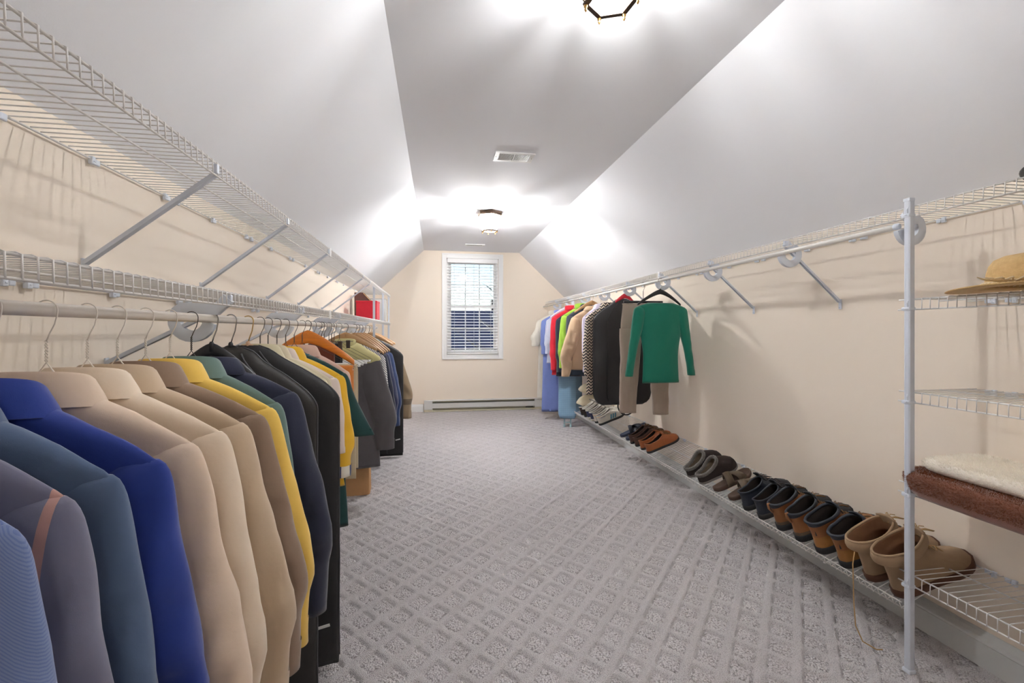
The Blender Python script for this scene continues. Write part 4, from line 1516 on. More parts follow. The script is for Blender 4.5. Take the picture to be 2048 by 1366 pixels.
def sweater():
    y = 3.19
    broad_hanger('plastic_hanger', 'black plastic hanger in the neck of the emerald green sweater', X, y, Z, M['black_plastic'], M['chrome'], R(2), w=0.175, sag=0.095, hgt=0.040, drop=0.072, thick=0.012)
    root = thing('sweater', 'emerald green long sleeved sweater, nearest garment on the right rod', 'sweater', (X, y - 0.004, Z), R(2))
    tab = [(0.170, 0.105, 0.018), (0.178, 0.128, 0.024), (0.194, 0.180, 0.028), (0.212, 0.207, 0.026), (0.232, 0.212, 0.024), (0.30, 0.192, 0.030), (0.40, 0.166, 0.032), (0.56, 0.142, 0.028), (0.70, 0.146, 0.026), (0.768, 0.150, 0.024)]
    body_mb(tab, seed=2.2, amp=0.006).build('body', F['emerald'], root)
    for sd in (1, -1):
        tb = [(0.200, 0.150, 0.192, 0.012), (0.215, 0.135, 0.212, 0.022), (0.25, 0.128, 0.222, 0.029), (0.36, 0.150, 0.236, 0.030), (0.50, 0.188, 0.254, 0.027), (0.62, 0.212, 0.272, 0.024), (0.715, 0.226, 0.284, 0.022)]
        mb, rings = sleeve_mb(sd, tb, seed=sd * 4, amp=0.006)
        s_ = mb.build('sleeve', F['emerald'], root)
        band_mb(rings, 32, 0.02).build('cuff', F['emerald'], s_)
    m = MB()
    pts = [(0.115 * math.sin(a), -0.020 * math.cos(a), -0.171 - 0.006 * math.cos(a) - 0.020 * (1 - math.cos(a)) * 0.5) for a in [2 * PI * k / 36 for k in range(36)]]
    m.tube(pts, 0.004, 6, closed=True)
    m.build('neck_band', F['emerald'], root)
    m = MB()
    pts = []
    for k in range(41):
        xx = -0.148 + 0.296 * k / 40
        pts.append((xx, -0.0245 * (1 - abs(xx / 0.15) ** 4) - 0.002 + drape(xx, 0.765, 2.2, 0.006), -0.752 - 0.010 * math.cos(xx / 0.15 * PI / 2)))
    m.tube(pts, 0.0022, 5)
    m.build('hem_band', F['emerald'], root)


sweater()


def taupe_trousers():
    y = 3.50
    clip_hanger('black clip hanger holding the taupe trousers on the right rod', X + 0.01, y, Z, M['black_plastic'], R(-2), w=0.165, zb=-0.142, bar_r=0.011)
    root = thing('trousers', 'taupe trousers clipped by the waist behind the emerald sweater', 'trousers', (X + 0.005, y, Z), R(-2))
    tab = [(0.155, 0.168, 0.012), (0.17, 0.170, 0.018), (0.20, 0.172, 0.026), (0.30, 0.184, 0.032), (0.36, 0.186, 0.027), (0.41, 0.180, 0.014)]
    body_mb(tab, seed=6, amp=0.006).build('hips', F['taupe_pants'], root)
    for sd, xe, le in ((-1, -0.128, 1.045), (1, 0.158, 1.065)):
        tb = [(0.36, -0.005, 0.195, 0.034), (0.42, 0.004, 0.196, 0.036), (0.60, abs(xe) * 0.82 - 0.082, abs(xe) * 0.82 + 0.084, 0.036), (0.85, abs(xe) * 0.94 - 0.074, abs(xe) * 0.94 + 0.074, 0.032), (le, abs(xe) - 0.068, abs(xe) + 0.068, 0.028)]
        mb, rings = sleeve_mb(sd, tb, seed=sd * 5, amp=0.012)
        mb.build('leg', F['taupe_pants'], root)
    m = MB()
    pts = [(0.170 * math.sin(a), -0.015 * math.cos(a), -0.160) for a in [2 * PI * k / 40 for k in range(40)]]
    m.tube(pts, 0.005, 6, closed=True)
    m.build('waistband', F['taupe_pants'], root)


taupe_trousers()
broad_hanger('plastic_hanger', 'red plastic hanger rising above the black garment bag on the right', X + 0.01, 3.86, Z, M['red_plastic'], M['chrome'], R(-3), w=0.085, sag=0.055, hgt=0.05, drop=0.050)
gb = garment_bag('black garment bag with rounded corners and strap on the right rod', X, 3.90, Z, F['bag3'], M['black_plastic'], R(-2), hw=0.275, length=1.045, top=0.088, seed=21, side=-1, round_bot=True, group=None)
m = MB()
pts = [(0.03 + 0.080 * math.cos(a), -0.02, -1.05 + 0.085 * math.sin(a)) for a in [R(170) + R(200) * k / 18 for k in range(19)]]
m.tube(pts, 0.006, 6, flat=0.5)
m.build('strap_handle', M['black_plastic'], gb)


def right(name, label, y, fk, wlab, **k):
    wood_h = k.pop('wood', False)
    if wood_h:
        broad_hanger('wooden_hanger', wlab, X, y, Z, M['wood_tan'], M['chrome'], R(T(-2, 2)), w=0.19)
    else:
        wire_hanger(wlab, X, y, Z, WH, R(T(-2, 2)), width=0.185)
    k.setdefault('sh', 0.215)
    return shirt(name, label, X, y + 0.005, Z, F[fk], R(T(-2, 2)), side=-1, **k)


right('coat', 'black and cream chevron knit coat beside the black garment bag', 4.26, 'chevron', 'white wire hanger holding the chevron knit coat', sl_len=0.58, sl_out=0.03, sh=0.215, length=1.0, cat='coat', cuff=False, thick=1.2)
right('shirt', 'pale lilac shirt half hidden behind the chevron coat', 4.45, 'lilac', 'white wire hanger holding the pale lilac shirt', sl_len=0.5, sl_out=0.0, sh=0.185, length=0.80)
right('jacket', 'tan gabardine jacket with a sleeve hanging outward on the right rod', 4.72, 'tan', 'tan wooden hanger holding the tan gabardine jacket', sl_len=0.63, sl_out=0.115, sl_w=0.13, sh=0.222, length=0.80, cat='jacket', collar='blazer', thick=1.2, wood=True)
right('jacket', 'blue black jacket between the tan and the lime jackets', 4.90, 'navyR', 'white wire hanger holding the blue black jacket', sl_len=0.56, sl_out=0.0, sh=0.22, length=0.78, cat='jacket', thick=1.2, neck=0.12)
right('fleece_jacket', 'lime green fleece jacket on the right rod', 5.10, 'lime', 'white wire hanger holding the lime green fleece', sl_len=0.60, sl_out=0.035, sh=0.225, length=0.80, cat='jacket', thick=1.25, collar='stand', neck=0.115)
right('sweater', 'deep navy sweater next to the red one on the right rod', 5.36, 'navyR2', 'white wire hanger holding the deep navy sweater', sl_len=0.64, sl_out=0.0, sh=0.222, length=0.93, collar='crew', cat='sweater', thick=1.2)
right('sweater', 'red sweater beside the deep navy one on the right rod', 5.52, 'red', 'white wire hanger holding the red sweater', sl_len=0.66, sl_out=0.02, sh=0.235, length=0.93, collar='stand', cat='sweater', thick=1.2, neck=0.115)
broad_hanger('plastic_hanger', 'clear plastic hanger sticking out in front of the pale blue striped shirt', X, 5.62, Z, M['clear_plastic'], M['chrome'], R(4), w=0.235, sag=0.125, drop=0.07)
right('shirt', 'pale blue striped shirt with rolled sleeve at the far right rod', 5.80, 'bluestripe', 'white wire hanger holding the pale blue striped shirt', sl_len=0.44, sl_out=0.02, sh=0.235, length=0.80)
right('bathrobe', 'long periwinkle blue bathrobe near the far end of the right rod', 6.06, 'peri', 'white wire hanger holding the periwinkle bathrobe', sl_len=0.46, sl_out=0.01, sh=0.238, length=1.48, cat='bathrobe', thick=1.5, collar='stand')
right('bathrobe', 'long cream bathrobe, last garment on the right rod by the end wall', 6.36, 'creamrobe', 'white wire hanger holding the long cream bathrobe', sl_len=0.36, sl_out=0.085, sh=0.235, sl_w=0.16, length=1.36, cat='bathrobe', thick=1.4, collar='stand')
for y, lab in ((6.60, 'empty white wire hanger, nearer of two by the end wall'), (6.74, 'empty white wire hanger, last one by the end wall')):
    wire_hanger(lab, X, y, Z, WH, R(T(-8, 8)), width=0.185)


def ironing_board():
    root = thing('ironing_board', 'folded ironing board with light blue checked cover standing by the shoe rack', 'ironing board', (1.625, 5.56, 0))
    root.rotation_euler = (R(-3), 0, R(-20))
    m = MB()
    w, hh, th = 0.115, 1.05, 0.022
    outline = []
    n = 20
    for k in range(n + 1):
        t = k / n
        z = 0.115 + hh * t
        hw = w * (1 - 0.55 * max(0, (t - 0.55) / 0.45) ** 2)
        if t < 0.05:
            hw *= 0.80 + 4 * t
        outline.append((z, hw))
    rings = []
    for z, hw in outline:
        ring = []
        for k in range(24):
            a = 2 * PI * k / 24
            ring.append(Vector((hw * sgnpow(math.cos(a), 0.5), th * sgnpow(math.sin(a), 0.6) + 0.004 * nz(math.cos(a) * 2, z * 4, 1), z)))
        rings.append(ring)
    m.loft(rings, True, True, True)
    m.build('padded_cover', F['ironblue'], root)
    # loose side of the cover hanging behind
    m = MB()
    rings = []
    for i in range(15):
        z = 0.20 + 0.75 * i / 14
        rings.append([Vector((w * 0.92 + 0.075 * t, 0.010 + 0.075 * t + 0.012 * nz(t * 4, z * 5, 2), z - 0.06 * t)) for t in [k / 6 for k in range(7)]])
    m.loft(rings, False)
    o = m.build('cover_skirt', F['ironblue'], root)
    md = o.modifiers.new('t', 'SOLIDIFY')
    md.thickness = 0.003
    leg = paint('pale blue leg enamel', (176, 204, 208), 0.4, 60, 0.0)
    for sx in (-1, 1):
        m = MB().tube([(sx * 0.045, 0.035, 0.85), (sx * 0.040, 0.035, 0.05), (sx * 0.040, 0.030, 0.018)], 0.010, 8)
        l_ = m.build('leg', leg, root)
        MB().lathe([(0.010, 0.0), (0.013, 0.004), (0.013, 0.03), (0.010, 0.036)], 10, (sx * 0.040, 0.030, 0.0)).build('foot_cap', leg, l_)
    MB().tube([(-0.04, 0.035, 0.06), (0.04, 0.035, 0.06)], 0.008, 8).build('cross_bar', leg, root)


ironing_board()
BETA = math.atan2(RK['zw'] - RK['zf'], RK['xw'] - RK['xf'])


def cushions():
    pm = fabric('cream quilted cotton', (216, 204, 176), var=0.1)
    for x, y, z, rx, rz, sx, sz, lab in ((1.835, 5.335, 0.385, 90, 2, 0.145, 0.150, 'cream stuffed pillow lying on the far end of the shoe rack'),
                                        (1.850, 5.350, 0.520, 86, -4, 0.130, 0.145, 'cream stuffed pillow stacked on the other pillow behind the sneakers')):
        root = thing('pillow', lab, 'pillow', (x, y, z))
        root.rotation_euler = (R(rx), -BETA if z < 0.45 else -0.15, R(rz))
        rings = []
        n = 22
        for i in range(n + 1):
            v = -1 + 2 * i / n
            ring = []
            for k in range(28):
                a = 2 * PI * k / 28
                ex = (1 - abs(v) ** 6) ** 0.5
                xx = sx * (0.35 + 0.65 * ex) * sgnpow(math.cos(a), 0.6)
                puff = 0.062 * (1 - abs(v) ** 2.5) * (1 - abs(xx / sx) ** 3 * 0.7) + 0.004
                yy = puff * sgnpow(math.sin(a), 0.8) + 0.012 * nz(xx * 9, v * 3, x * 7)
                ring.append(Vector((xx, yy, sz * v)))
            rings.append(ring)
        MB().loft(rings, True, True, True).build('case', pm, root)
        m = MB().tube([(sx * 0.95 * math.cos(a), -0.0, sz * 0.98 * math.sin(a)) for a in [2 * PI * k / 40 for k in range(40)]], 0.004, 5, closed=True)
        m.build('piped_edge', pm, root)


cushions()


# ---------------------------------------------------------------- shoes
BETA = math.atan2(RK['zw'] - RK['zf'], RK['xw'] - RK['xf'])
FOOT = [(0.0, 0.0), (0.02, 0.30), (0.06, 0.47), (0.14, 0.60), (0.28, 0.68), (0.45, 0.75), (0.62, 0.93), (0.75, 1.0), (0.86, 0.92), (0.94, 0.70), (0.98, 0.44), (1.0, 0.0)]


def foot_hw(s, e):
    f = cr(FOOT, s)[0]
    g = math.sqrt(max(0, 1 - (2 * s - 1) ** 2))
    return f * (1 - e) + g * e


def ring_pts(x0, x1, w, z, zs, e=0.0, n=36, back=0.0, dip=0.0):
    out = []
    for k in range(n):
        a = 2 * PI * k / n
        s = (1 - math.cos(a)) / 2
        y = math.copysign(foot_hw(s, e) * w / 2, math.sin(a)) if 0 < k < n and k != n // 2 else 0.0
        zz = z + zs * s + back * max(0, 1 - s * 5) - dip * math.sin(PI * s)
        out.append(Vector((x0 + (x1 - x0) * s, y, zz)))
    return out


def split_build(mb, names, pick, root, smooth=True, n=36):
    parts = {}
    nr = len(mb.v) // n - 1
    for fi, f in enumerate(mb.f):
        a = 2 * PI * ((fi % n) + 0.5) / n
        nm = pick((fi // n) / nr, (1 - math.cos(a)) / 2)
        parts.setdefault(nm, []).append(f)
    res = {}
    for nm, fs in parts.items():
        used = sorted({i for f in fs for i in f})
        mp = {i: j for j, i in enumerate(used)}
        m = MB()
        m.v = [mb.v[i] for i in used]
        m.f = [tuple(mp[i] for i in f) for f in fs]
        res[nm] = m.build(nm, names[nm], root, smooth)
    return res


def rack_root(name, label, cat, y, yaw=0.0, front=0.022, group=None, roll=0.0):
    nrm = Vector((-math.sin(BETA), 0, math.cos(BETA)))
    p = Vector((RK['xf'], y, RK['zf'])) + Vector((math.cos(BETA), 0, math.sin(BETA))) * front + nrm * 0.0062
    root = thing(name, label, cat, p, 0, group)
    root.rotation_euler = (R(roll), -BETA, R(yaw))
    return root


def shoe(name, label, y, L, Wd, table, mats, pick=None, yaw=0.0, front=0.022, group=None, sole=(0.022, 0.004), laces=None, tongue=None, heel_loop=None, collar_r=0.004,
         lining=None, cat='shoe', stripes=None, sole_step=0.0, pad=None, lace_hang=None, side=1, extras=None, roll=0.0):
    """table rows: z, x0, x1, width scale, z rise towards the toe, roundness e, heel rise, side dip"""
    root = rack_root(name, label, cat, y, yaw, front, group, roll)
    sh_, lipw = sole
    m = MB()
    so = []
    for z, g in ((0.0, 0.0), (0.002, lipw), (sh_ * 0.5, lipw * 0.9), (sh_, lipw), (sh_ + 0.001, -0.004)):
        so.append(ring_pts(-g, L + g, Wd + 2 * g, z + (0 if z > 0.001 else 0), 0.0))
    for r_ in so:
        for p in r_:
            s = p.x / L
            p.z += 0.010 * max(0, (s - 0.78) / 0.22) ** 2      # toe spring
    m.loft(so, True, True, True)
    m.build('sole', mats['sole'], root)
    rings = [ring_pts(a * L, b * L, w * Wd, z, zs, e, back=bk, dip=dp) for z, a, b, w, zs, e, bk, dp in table]
    # finer rings between the given ones
    fine = []
    for i in range(len(rings) - 1):
        k = 3
        for j in range(k):
            t = j / k
            fine.append([p.lerp(q, t) for p, q in zip(rings[i], rings[i + 1])])
    fine.append(rings[-1])
    for r_ in fine:
        for p in r_:
            s = p.x / L
            p.z += 0.010 * max(0, (s - 0.78) / 0.22) ** 2
            n3 = nz(p.x * 30, p.y * 30 + y * 7, p.z * 30)
            p.y += 0.0016 * n3
            p.z += 0.0012 * n3
    mb = MB().loft(fine, True, False, False)
    res = split_build(mb, mats, pick or (lambda h, s: 'upper'), root)
    top = fine[-1]
    ln = MB()
    inner = [top]
    zmin = sh_ + 0.010
    for r_ in fine[::-1]:
        c1 = sum(r_, Vector()) / len(r_)
        if min(p.z for p in r_) < zmin:
            break
        inner.append([c1 + Vector(((p.x - c1.x) * 0.955, (p.y - c1.y) * 0.90, p.z - c1.z - 0.002)) for p in r_])
    ln.loft(inner, True, False, True)
    ln.build('lining', mats['lining'], root)
    MB().tube([p + Vector((0, 0, 0.0005)) for p in top], collar_r, 6, closed=True).build('collar_edge', mats.get('collar', mats['upper']), root)
    # vamp line, from the top front of the collar to the toe
    line = [r_[len(r_) // 2] for r_ in fine][::-1]
    cum = [0]
    for a, b in zip(line, line[1:]):
        cum.append(cum[-1] + (b - a).length)

    def on_line(d):
        for i in range(len(cum) - 1):
            if d <= cum[i + 1]:
                t = (d - cum[i]) / max(1e-6, cum[i + 1] - cum[i])
                tg = (line[i + 1] - line[i]).normalized()
                return line[i].lerp(line[i + 1], t), tg
        return line[-1], Vector((1, 0, 0))
    if laces:
        ln_, n, hw, mat = laces
        lm = MB()
        for k in range(n):
            p, tg = on_line(0.008 + ln_ * k / max(1, n - 1))
            q, _ = on_line(0.008 + ln_ * (k + 0.8) / max(1, n - 1))
            nr = Vector((-tg.z, 0, tg.x))
            if nr.z < 0:
                nr = -nr
            for sg in (1, -1):
                lm.tube([p + Vector((0, sg * hw, 0)) + nr * -0.004, p.lerp(q, 0.5) + nr * 0.0055, q + Vector((0, -sg * hw, 0)) + nr * -0.004], 0.0020, 5)
        p, tg = on_line(0.010)
        for sg in (1, -1):
            lm.tube([p + Vector((0, 0, 0.004)), p + Vector((0.012, sg * 0.022, 0.010)), p + Vector((0.028, sg * 0.034, 0.001)), p + Vector((0.018, sg * 0.020, 0.004)), p + Vector((0.002, 0, 0.005))], 0.0018, 5)
            lm.tube([p + Vector((0, 0, 0.005)), p + Vector((0.02, sg * 0.012, 0.006)), p + Vector((0.045, sg * 0.020, -0.012))], 0.0016, 5)
        lm.build('laces', mat, root)
    if tongue:
        tl, tw, mat = tongue
        p, tg = on_line(0.03)
        q = line[0] + Vector((-0.010, 0, tl))
        tm = MB()
        rr = []
        for k in range(6):
            t = k / 5
            c = p.lerp(q, t) + Vector((-0.006, 0, 0))
            w_ = tw * (0.8 + 0.3 * t)
            rr.append([c + Vector((0.008 * (1 - (v * v)), v * w_, -0.006 * v * v)) for v in (-1, -0.5, 0, 0.5, 1)])
        tm.loft(rr, False)
        o = tm.build('tongue', mat, root)
        md = o.modifiers.new('t', 'SOLIDIFY')
        md.thickness = 0.005
    if heel_loop:
        mat, hz = heel_loop
        p = top[0]
        MB().tube([p + Vector((0.002, 0, -hz)), p + Vector((-0.010, 0, -hz * 0.5)), p + Vector((-0.008, 0, 0.006)), p + Vector((0.004, 0, 0.004))], [0.007, 0.008, 0.007, 0.005], 8, flat=0.5).build('heel_loop', mat, root)
    if stripes:
        mat, xs, z0, z1 = stripes
        for xx in xs:
            for sg in (1, -1):
                sm = MB()
                rr = []
                for k in range(7):
                    t = k / 6
                    z = z0 + (z1 - z0) * t
                    # surface y at this height
                    ri = min(range(len(fine)), key=lambda i: abs(fine[i][9].z - z))
                    cand = [p for p in fine[ri] if p.y * sg > 0]
                    row = []
                    for dx in (-0.006, 0.006):
                        x_ = xx * L + dx + 0.018 * t
                        pr_ = min(cand, key=lambda p: abs(p.x - x_))
                        row.append(Vector((x_, pr_.y + sg * 0.0016, z)))
                    rr.append(row)
                sm.loft(rr, False)
                o = sm.build('side_stripe', mat, root)
                md = o.modifiers.new('t', 'SOLIDIFY')
                md.thickness = 0.0015
                md.offset = 0
    if extras:
        extras(root, fine, L, Wd, on_line)
    return root


LE = {}
LE['white'] = leather('white leather', (226, 222, 212), 0.5, 0.1)
LE['offwhite'] = leather('off white mesh', (206, 200, 190), 0.8, 0.2, 600, 0.5)
LE['grey'] = leather('grey sneaker mesh', (168, 164, 160), 0.8, 0.25, 600, 0.5)
LE['blue'] = leather('blue trim', (34, 92, 150), 0.5, 0.1)
LE['teal'] = leather('teal trim', (48, 124, 154), 0.5, 0.1)
LE['navy'] = leather('navy trim', (40, 46, 82), 0.55, 0.15)
LE['peach'] = leather('peach trim', (226, 176, 132), 0.6, 0.1)
LE['rubber_d'] = leather('dark rubber', (42, 42, 44), 0.7, 0.2)
LE['rubber_w'] = leather('pale rubber', (206, 198, 184), 0.7, 0.1)
LE['darkbrown'] = leather('dark brown leather', (86, 56, 44), 0.4, 0.35)
LE['tanbrown'] = leather('chestnut leather', (168, 94, 48), 0.35, 0.3)
LE['darkin'] = leather('dark lining', (46, 36, 32), 0.9, 0.2)
LE['black'] = leather('black nubuck', (44, 46, 50), 0.6, 0.25)
LE['navyblack'] = leather('blue black leather', (40, 46, 58), 0.5, 0.25)
LE['slipper'] = leather('dark brown suede', (52, 42, 40), 0.85, 0.25)
LE['fuzz'] = fabric('grey sherpa', (112, 106, 100), weave=200, bs=0.8, fuzz=0.6)
LE['insole'] = leather('pale insole', (146, 130, 110), 0.8, 0.2)
LE['sandal'] = leather('olive brown sandal leather', (104, 88, 70), 0.55, 0.25)
LE['footbed'] = leather('brown footbed', (92, 70, 58), 0.6, 0.25)
LE['slideblue'] = leather('dark blue slide rubber', (60, 68, 92), 0.5, 0.2)
LE['hike'] = leather('tan brown nubuck', (156, 104, 62), 0.7, 0.3)
LE['duck'] = leather('golden tan leather', (172, 118, 58), 0.55, 0.4)
LE['tanboot'] = leather('sand nubuck', (166, 138, 108), 0.85, 0.25)
LE['taninside'] = leather('brown boot lining', (132, 92, 62), 0.9, 0.3)
LE['brownsole'] = leather('brown boot sole', (96, 60, 40), 0.7, 0.3)
LE['lacebrown'] = paint('brown lace', (120, 86, 54), 0.8, 200, 0.3)
LE['lacetan'] = paint('tan lace', (184, 148, 98), 0.8, 200, 0.3)
LE['lacewhite'] = paint('white lace', (236, 232, 226), 0.8, 200, 0.3)
LE['laceblack'] = paint('dark lace', (58, 52, 54), 0.8, 200, 0.3)
LE['orange'] = leather('orange pull tab leather', (196, 122, 52), 0.6, 0.2)

LOW = [(0.018, 0.0, 1.0, 0.98, 0, 0, 0, 0), (0.030, 0.0, 0.995, 0.98, 0, 0, 0, 0), (0.045, 0.004, 0.965, 0.95, 0, 0, 0, 0), (0.056, 0.008, 0.90, 0.91, 0.004, 0, 0, 0),
       (0.064, 0.010, 0.80, 0.84, 0.010, 0, 0.004, 0.002), (0.069, 0.012, 0.69, 0.76, 0.020, 0.1, 0.006, 0.008), (0.071, 0.014, 0.60, 0.66, 0.030, 0.2, 0.010, 0.014)]
MID = LOW[:5] + [(0.076, 0.012, 0.68, 0.76, 0.016, 0.15, 0.004, 0.004), (0.090, 0.010, 0.58, 0.70, 0.022, 0.3, 0.004, 0.004), (0.104, 0.006, 0.52, 0.70, 0.026, 0.4, 0.006, 0.012)]
HIGH = LOW[:5] + [(0.078, 0.012, 0.68, 0.78, 0.016, 0.15, 0, 0), (0.098, 0.010, 0.57, 0.72, 0.020, 0.35, 0, 0), (0.120, 0.004, 0.52, 0.74, 0.022, 0.5, 0, 0), (0.142, -0.006, 0.50, 0.80, 0.024, 0.6, 0.002, 0.012)]
TALL = LOW[:5] + [(0.080, 0.012, 0.68, 0.80, 0.018, 0.15, 0, 0), (0.102, 0.012, 0.57, 0.74, 0.020, 0.4, 0, 0), (0.130, 0.010, 0.51, 0.76, 0.016, 0.6, 0, 0), (0.152, -0.01, 0.52, 0.86, 0.012, 0.75, 0, 0), (0.170, -0.04, 0.54, 0.88, 0.010, 0.85, 0, 0.006), (0.184, -0.06, 0.55, 0.92, 0.014, 0.9, 0, 0.012)]

# sneakers
SNK = [(z * 1.28, *q) for z, *q in LOW]
snk = [(4.59, 'white sneaker with blue side stripes, nearest of the sneakers on the rack', 0), (4.71, 'white sneaker with blue side stripes, second of the sneakers on the rack', 0),
       (4.83, 'grey mesh sneaker with navy heel, third of the sneakers from the near end', 1), (4.95, 'grey mesh sneaker with navy heel, fourth of the sneakers from the near end', 1),
       (5.07, 'white sneaker with dark heel, fifth of the sneakers from the near end', 2), (5.19, 'white sneaker with dark heel, farthest sneaker by the ironing board', 2)]
for y, lab, kd in snk:
    if kd == 0:
        mt = {'sole': LE['rubber_d'], 'upper': LE['offwhite'], 'heel_panel': LE['peach'], 'toe_cap': LE['white'], 'lining': LE['offwhite'], 'collar': LE['white'], 'side_panel': LE['blue']}
        pk = lambda h, s: 'toe_cap' if s > 0.80 else ('side_panel' if (0.10 < s < 0.34 and 0.50 < h < 0.60) else ('heel_panel' if s < 0.30 and h > 0.70 else 'upper'))
        shoe('sneaker', lab, y, 0.300, 0.106, SNK, mt, pk, laces=(0.075, 5, 0.020, LE['lacewhite']), tongue=(0.018, 0.026, LE['white']), stripes=(LE['teal'], (0.44, 0.52, 0.60), 0.028, 0.074), group='sneakers on the shoe rack', cat='sneaker')
    else:
        mt = {'sole': LE['rubber_w'] if kd == 1 else LE['rubber_d'], 'upper': LE['grey'] if kd == 1 else LE['white'], 'heel_panel': LE['navy'] if kd == 1 else LE['darkin'], 'toe_cap': LE['white'], 'lining': LE['offwhite'], 'collar': LE['white']}
        pk = lambda h, s: 'toe_cap' if s > 0.80 else ('heel_panel' if s < 0.14 else 'upper')
        shoe('sneaker', lab, y, 0.292, 0.104, SNK, mt, pk, laces=(0.07, 5, 0.020, LE['lacewhite']), tongue=(0.02, 0.026, LE['grey']), group='sneakers on the shoe rack', cat='sneaker')


# slides and sandals
def slide(name, label, y, bed, strap, L=0.275, Wd=0.100, yaw=0, kind='cross', group=None):
    root = rack_root(name, label, 'sandal', y, yaw, 0.024, group)
    m = MB()
    rr = []
    for z, g in ((0.0, -0.002), (0.003, 0.0), (0.018, 0.001), (0.024, -0.001), (0.026, -0.006), (0.022, -0.016)):
        r_ = ring_pts(-g, L + g, Wd + 2 * g, z, 0.0)
        for p in r_:
            s = p.x / L
            p.z += 0.012 * max(0, (s - 0.75) / 0.25) ** 2 + 0.006 * max(0, 1 - s * 6)
        rr.append(r_)
    m.loft(rr, True, True, True)
    m.build('footbed', bed, root)

    def band(x0, x1, h, w0, skew):
        rr = []
        n = 15
        for k in range(n):
            a = PI * k / (n - 1)
            yy = Wd * 0.50 * math.cos(a)
            zz = 0.016 + h * math.sin(a) ** 0.75
            xs = skew * math.cos(a)
            row = []
            for t in (0, 0.5, 1):
                row.append(Vector((x0 + (x1 - x0) * t + xs, yy * (1 + 0.02), zz + 0.004 * (1 - abs(2 * t - 1)) - 0.012 * t * math.sin(a))))
            rr.append(row)
        b = MB().loft(rr, False)
        o = b.build('strap', strap, root)
        md = o.modifiers.new('t', 'SOLIDIFY')
        md.thickness = 0.004
    if kind == 'cross':
        band(0.095, 0.145, 0.062, 0, 0.022)
        band(0.135, 0.190, 0.052, 0, -0.024)
    elif kind == 'loop':
        band(0.105, 0.140, 0.060, 0, 0.020)
        band(0.160, 0.222, 0.046, 0, -0.012)
    else:
        band(0.120, 0.200, 0.055, 0, 0.0)
    return root


slide('slide_sandal', 'dark blue slide sandal left of the dark brown laced shoes, nearer of the pair', 3.90, LE['slideblue'], LE['navyblack'], kind='loop', yaw=2, group='dark blue slide sandals')
slide('slide_sandal', 'dark blue slide sandal left of the dark brown laced shoes, farther of the pair', 4.03, LE['slideblue'], LE['navyblack'], kind='loop', yaw=0, group='dark blue slide sandals')
for y, lab in ((3.80, 'dark brown laced shoe, farther of its pair beside the dark blue slides'), (3.70, 'dark brown laced shoe, nearer of its pair beside the chestnut shoes')):
    shoe('laced_shoe', lab, y, 0.29, 0.096, LOW, {'sole': LE['rubber_d'], 'upper': LE['darkbrown'], 'lining': LE['darkin'], 'collar': LE['darkbrown'], 'toe_cap': LE['darkbrown']}, lambda h, s: 'toe_cap' if s > 0.88 and h < 0.6 else 'upper',
         laces=(0.05, 4, 0.016, LE['lacebrown']), tongue=(0.014, 0.022, LE['darkbrown']), group='dark brown laced shoes', sole=(0.018, 0.003))
for y, lab in ((3.59, 'chestnut brown laced shoe, farther of the chestnut pair'), (3.48, 'chestnut brown laced shoe, nearer of the chestnut pair')):
    shoe('laced_shoe', lab, y, 0.295, 0.100, LOW, {'sole': LE['rubber_d'], 'upper': LE['tanbrown'], 'lining': LE['darkin'], 'collar': LE['tanbrown'], 'toe_cap': LE['tanbrown']}, lambda h, s: 'toe_cap' if s > 0.88 and h < 0.6 else 'upper',
         laces=(0.05, 4, 0.016, LE['lacebrown']), tongue=(0.014, 0.022, LE['tanbrown']), group='chestnut laced shoes', sole=(0.018, 0.003))


def pile_mat(name, rgb, var=0.2):
    m = bpy.data.materials.new(name)
    m.use_nodes = True
    nt = m.node_tree
    nt.nodes.clear()
    o = nt.nodes.new('ShaderNodeOutputMaterial')
    mx = nt.nodes.new('ShaderNodeMixShader')
    df = nt.nodes.new('ShaderNodeBsdfDiffuse')
    tl = nt.nodes.new('ShaderNodeBsdfTranslucent')
    base = lin(rgb)
    d = tuple(v * (1 - var) for v in base[:3]) + (1,)
    col = mixc(nt, noise_tex(nt, objco(nt), 12, 4), base, d)
    for n in (df, tl):
        nt.links.new(col, n.inputs[0])
    mx.inputs[0].default_value = 0.5
    nt.links.new(df.outputs[0], mx.inputs[1])
    nt.links.new(tl.outputs[0], mx.inputs[2])
    nt.links.new(mx.outputs[0], o.inputs[0])
    return m


def fuzz_tufts(pts_n, length, width, seed, mat, name, parent, spread=0.5):
    rs = np.random.RandomState(seed)
    P = np.array([p for p, n in pts_n])
    N = np.array([n for p, n in pts_n])
    k = len(P)
    d = N + rs.normal(0, spread, (k, 3))
    d /= np.linalg.norm(d, axis=1, keepdims=True)
    sidev = np.cross(d, rs.normal(0, 1, (k, 3)))
    sidev /= np.linalg.norm(sidev, axis=1, keepdims=True) + 1e-9
    ln = (length * (0.6 + 0.7 * rs.rand(k)))[:, None]
    v = np.stack([P - sidev * width - d * 0.001, P + sidev * width - d * 0.001, P + d * ln], 1).reshape(-1, 3)
    me = bpy.data.meshes.new(name)
    f = np.arange(3 * k).reshape(-1, 3)
    me.from_pydata(v.tolist(), [], f.tolist())
    me.materials.append(mat)
    me.update()
    o = bpy.data.objects.new(name, me)
    C.objects.link(o)
    o.parent = parent
    o['kind'] = 'stuff'
    return o


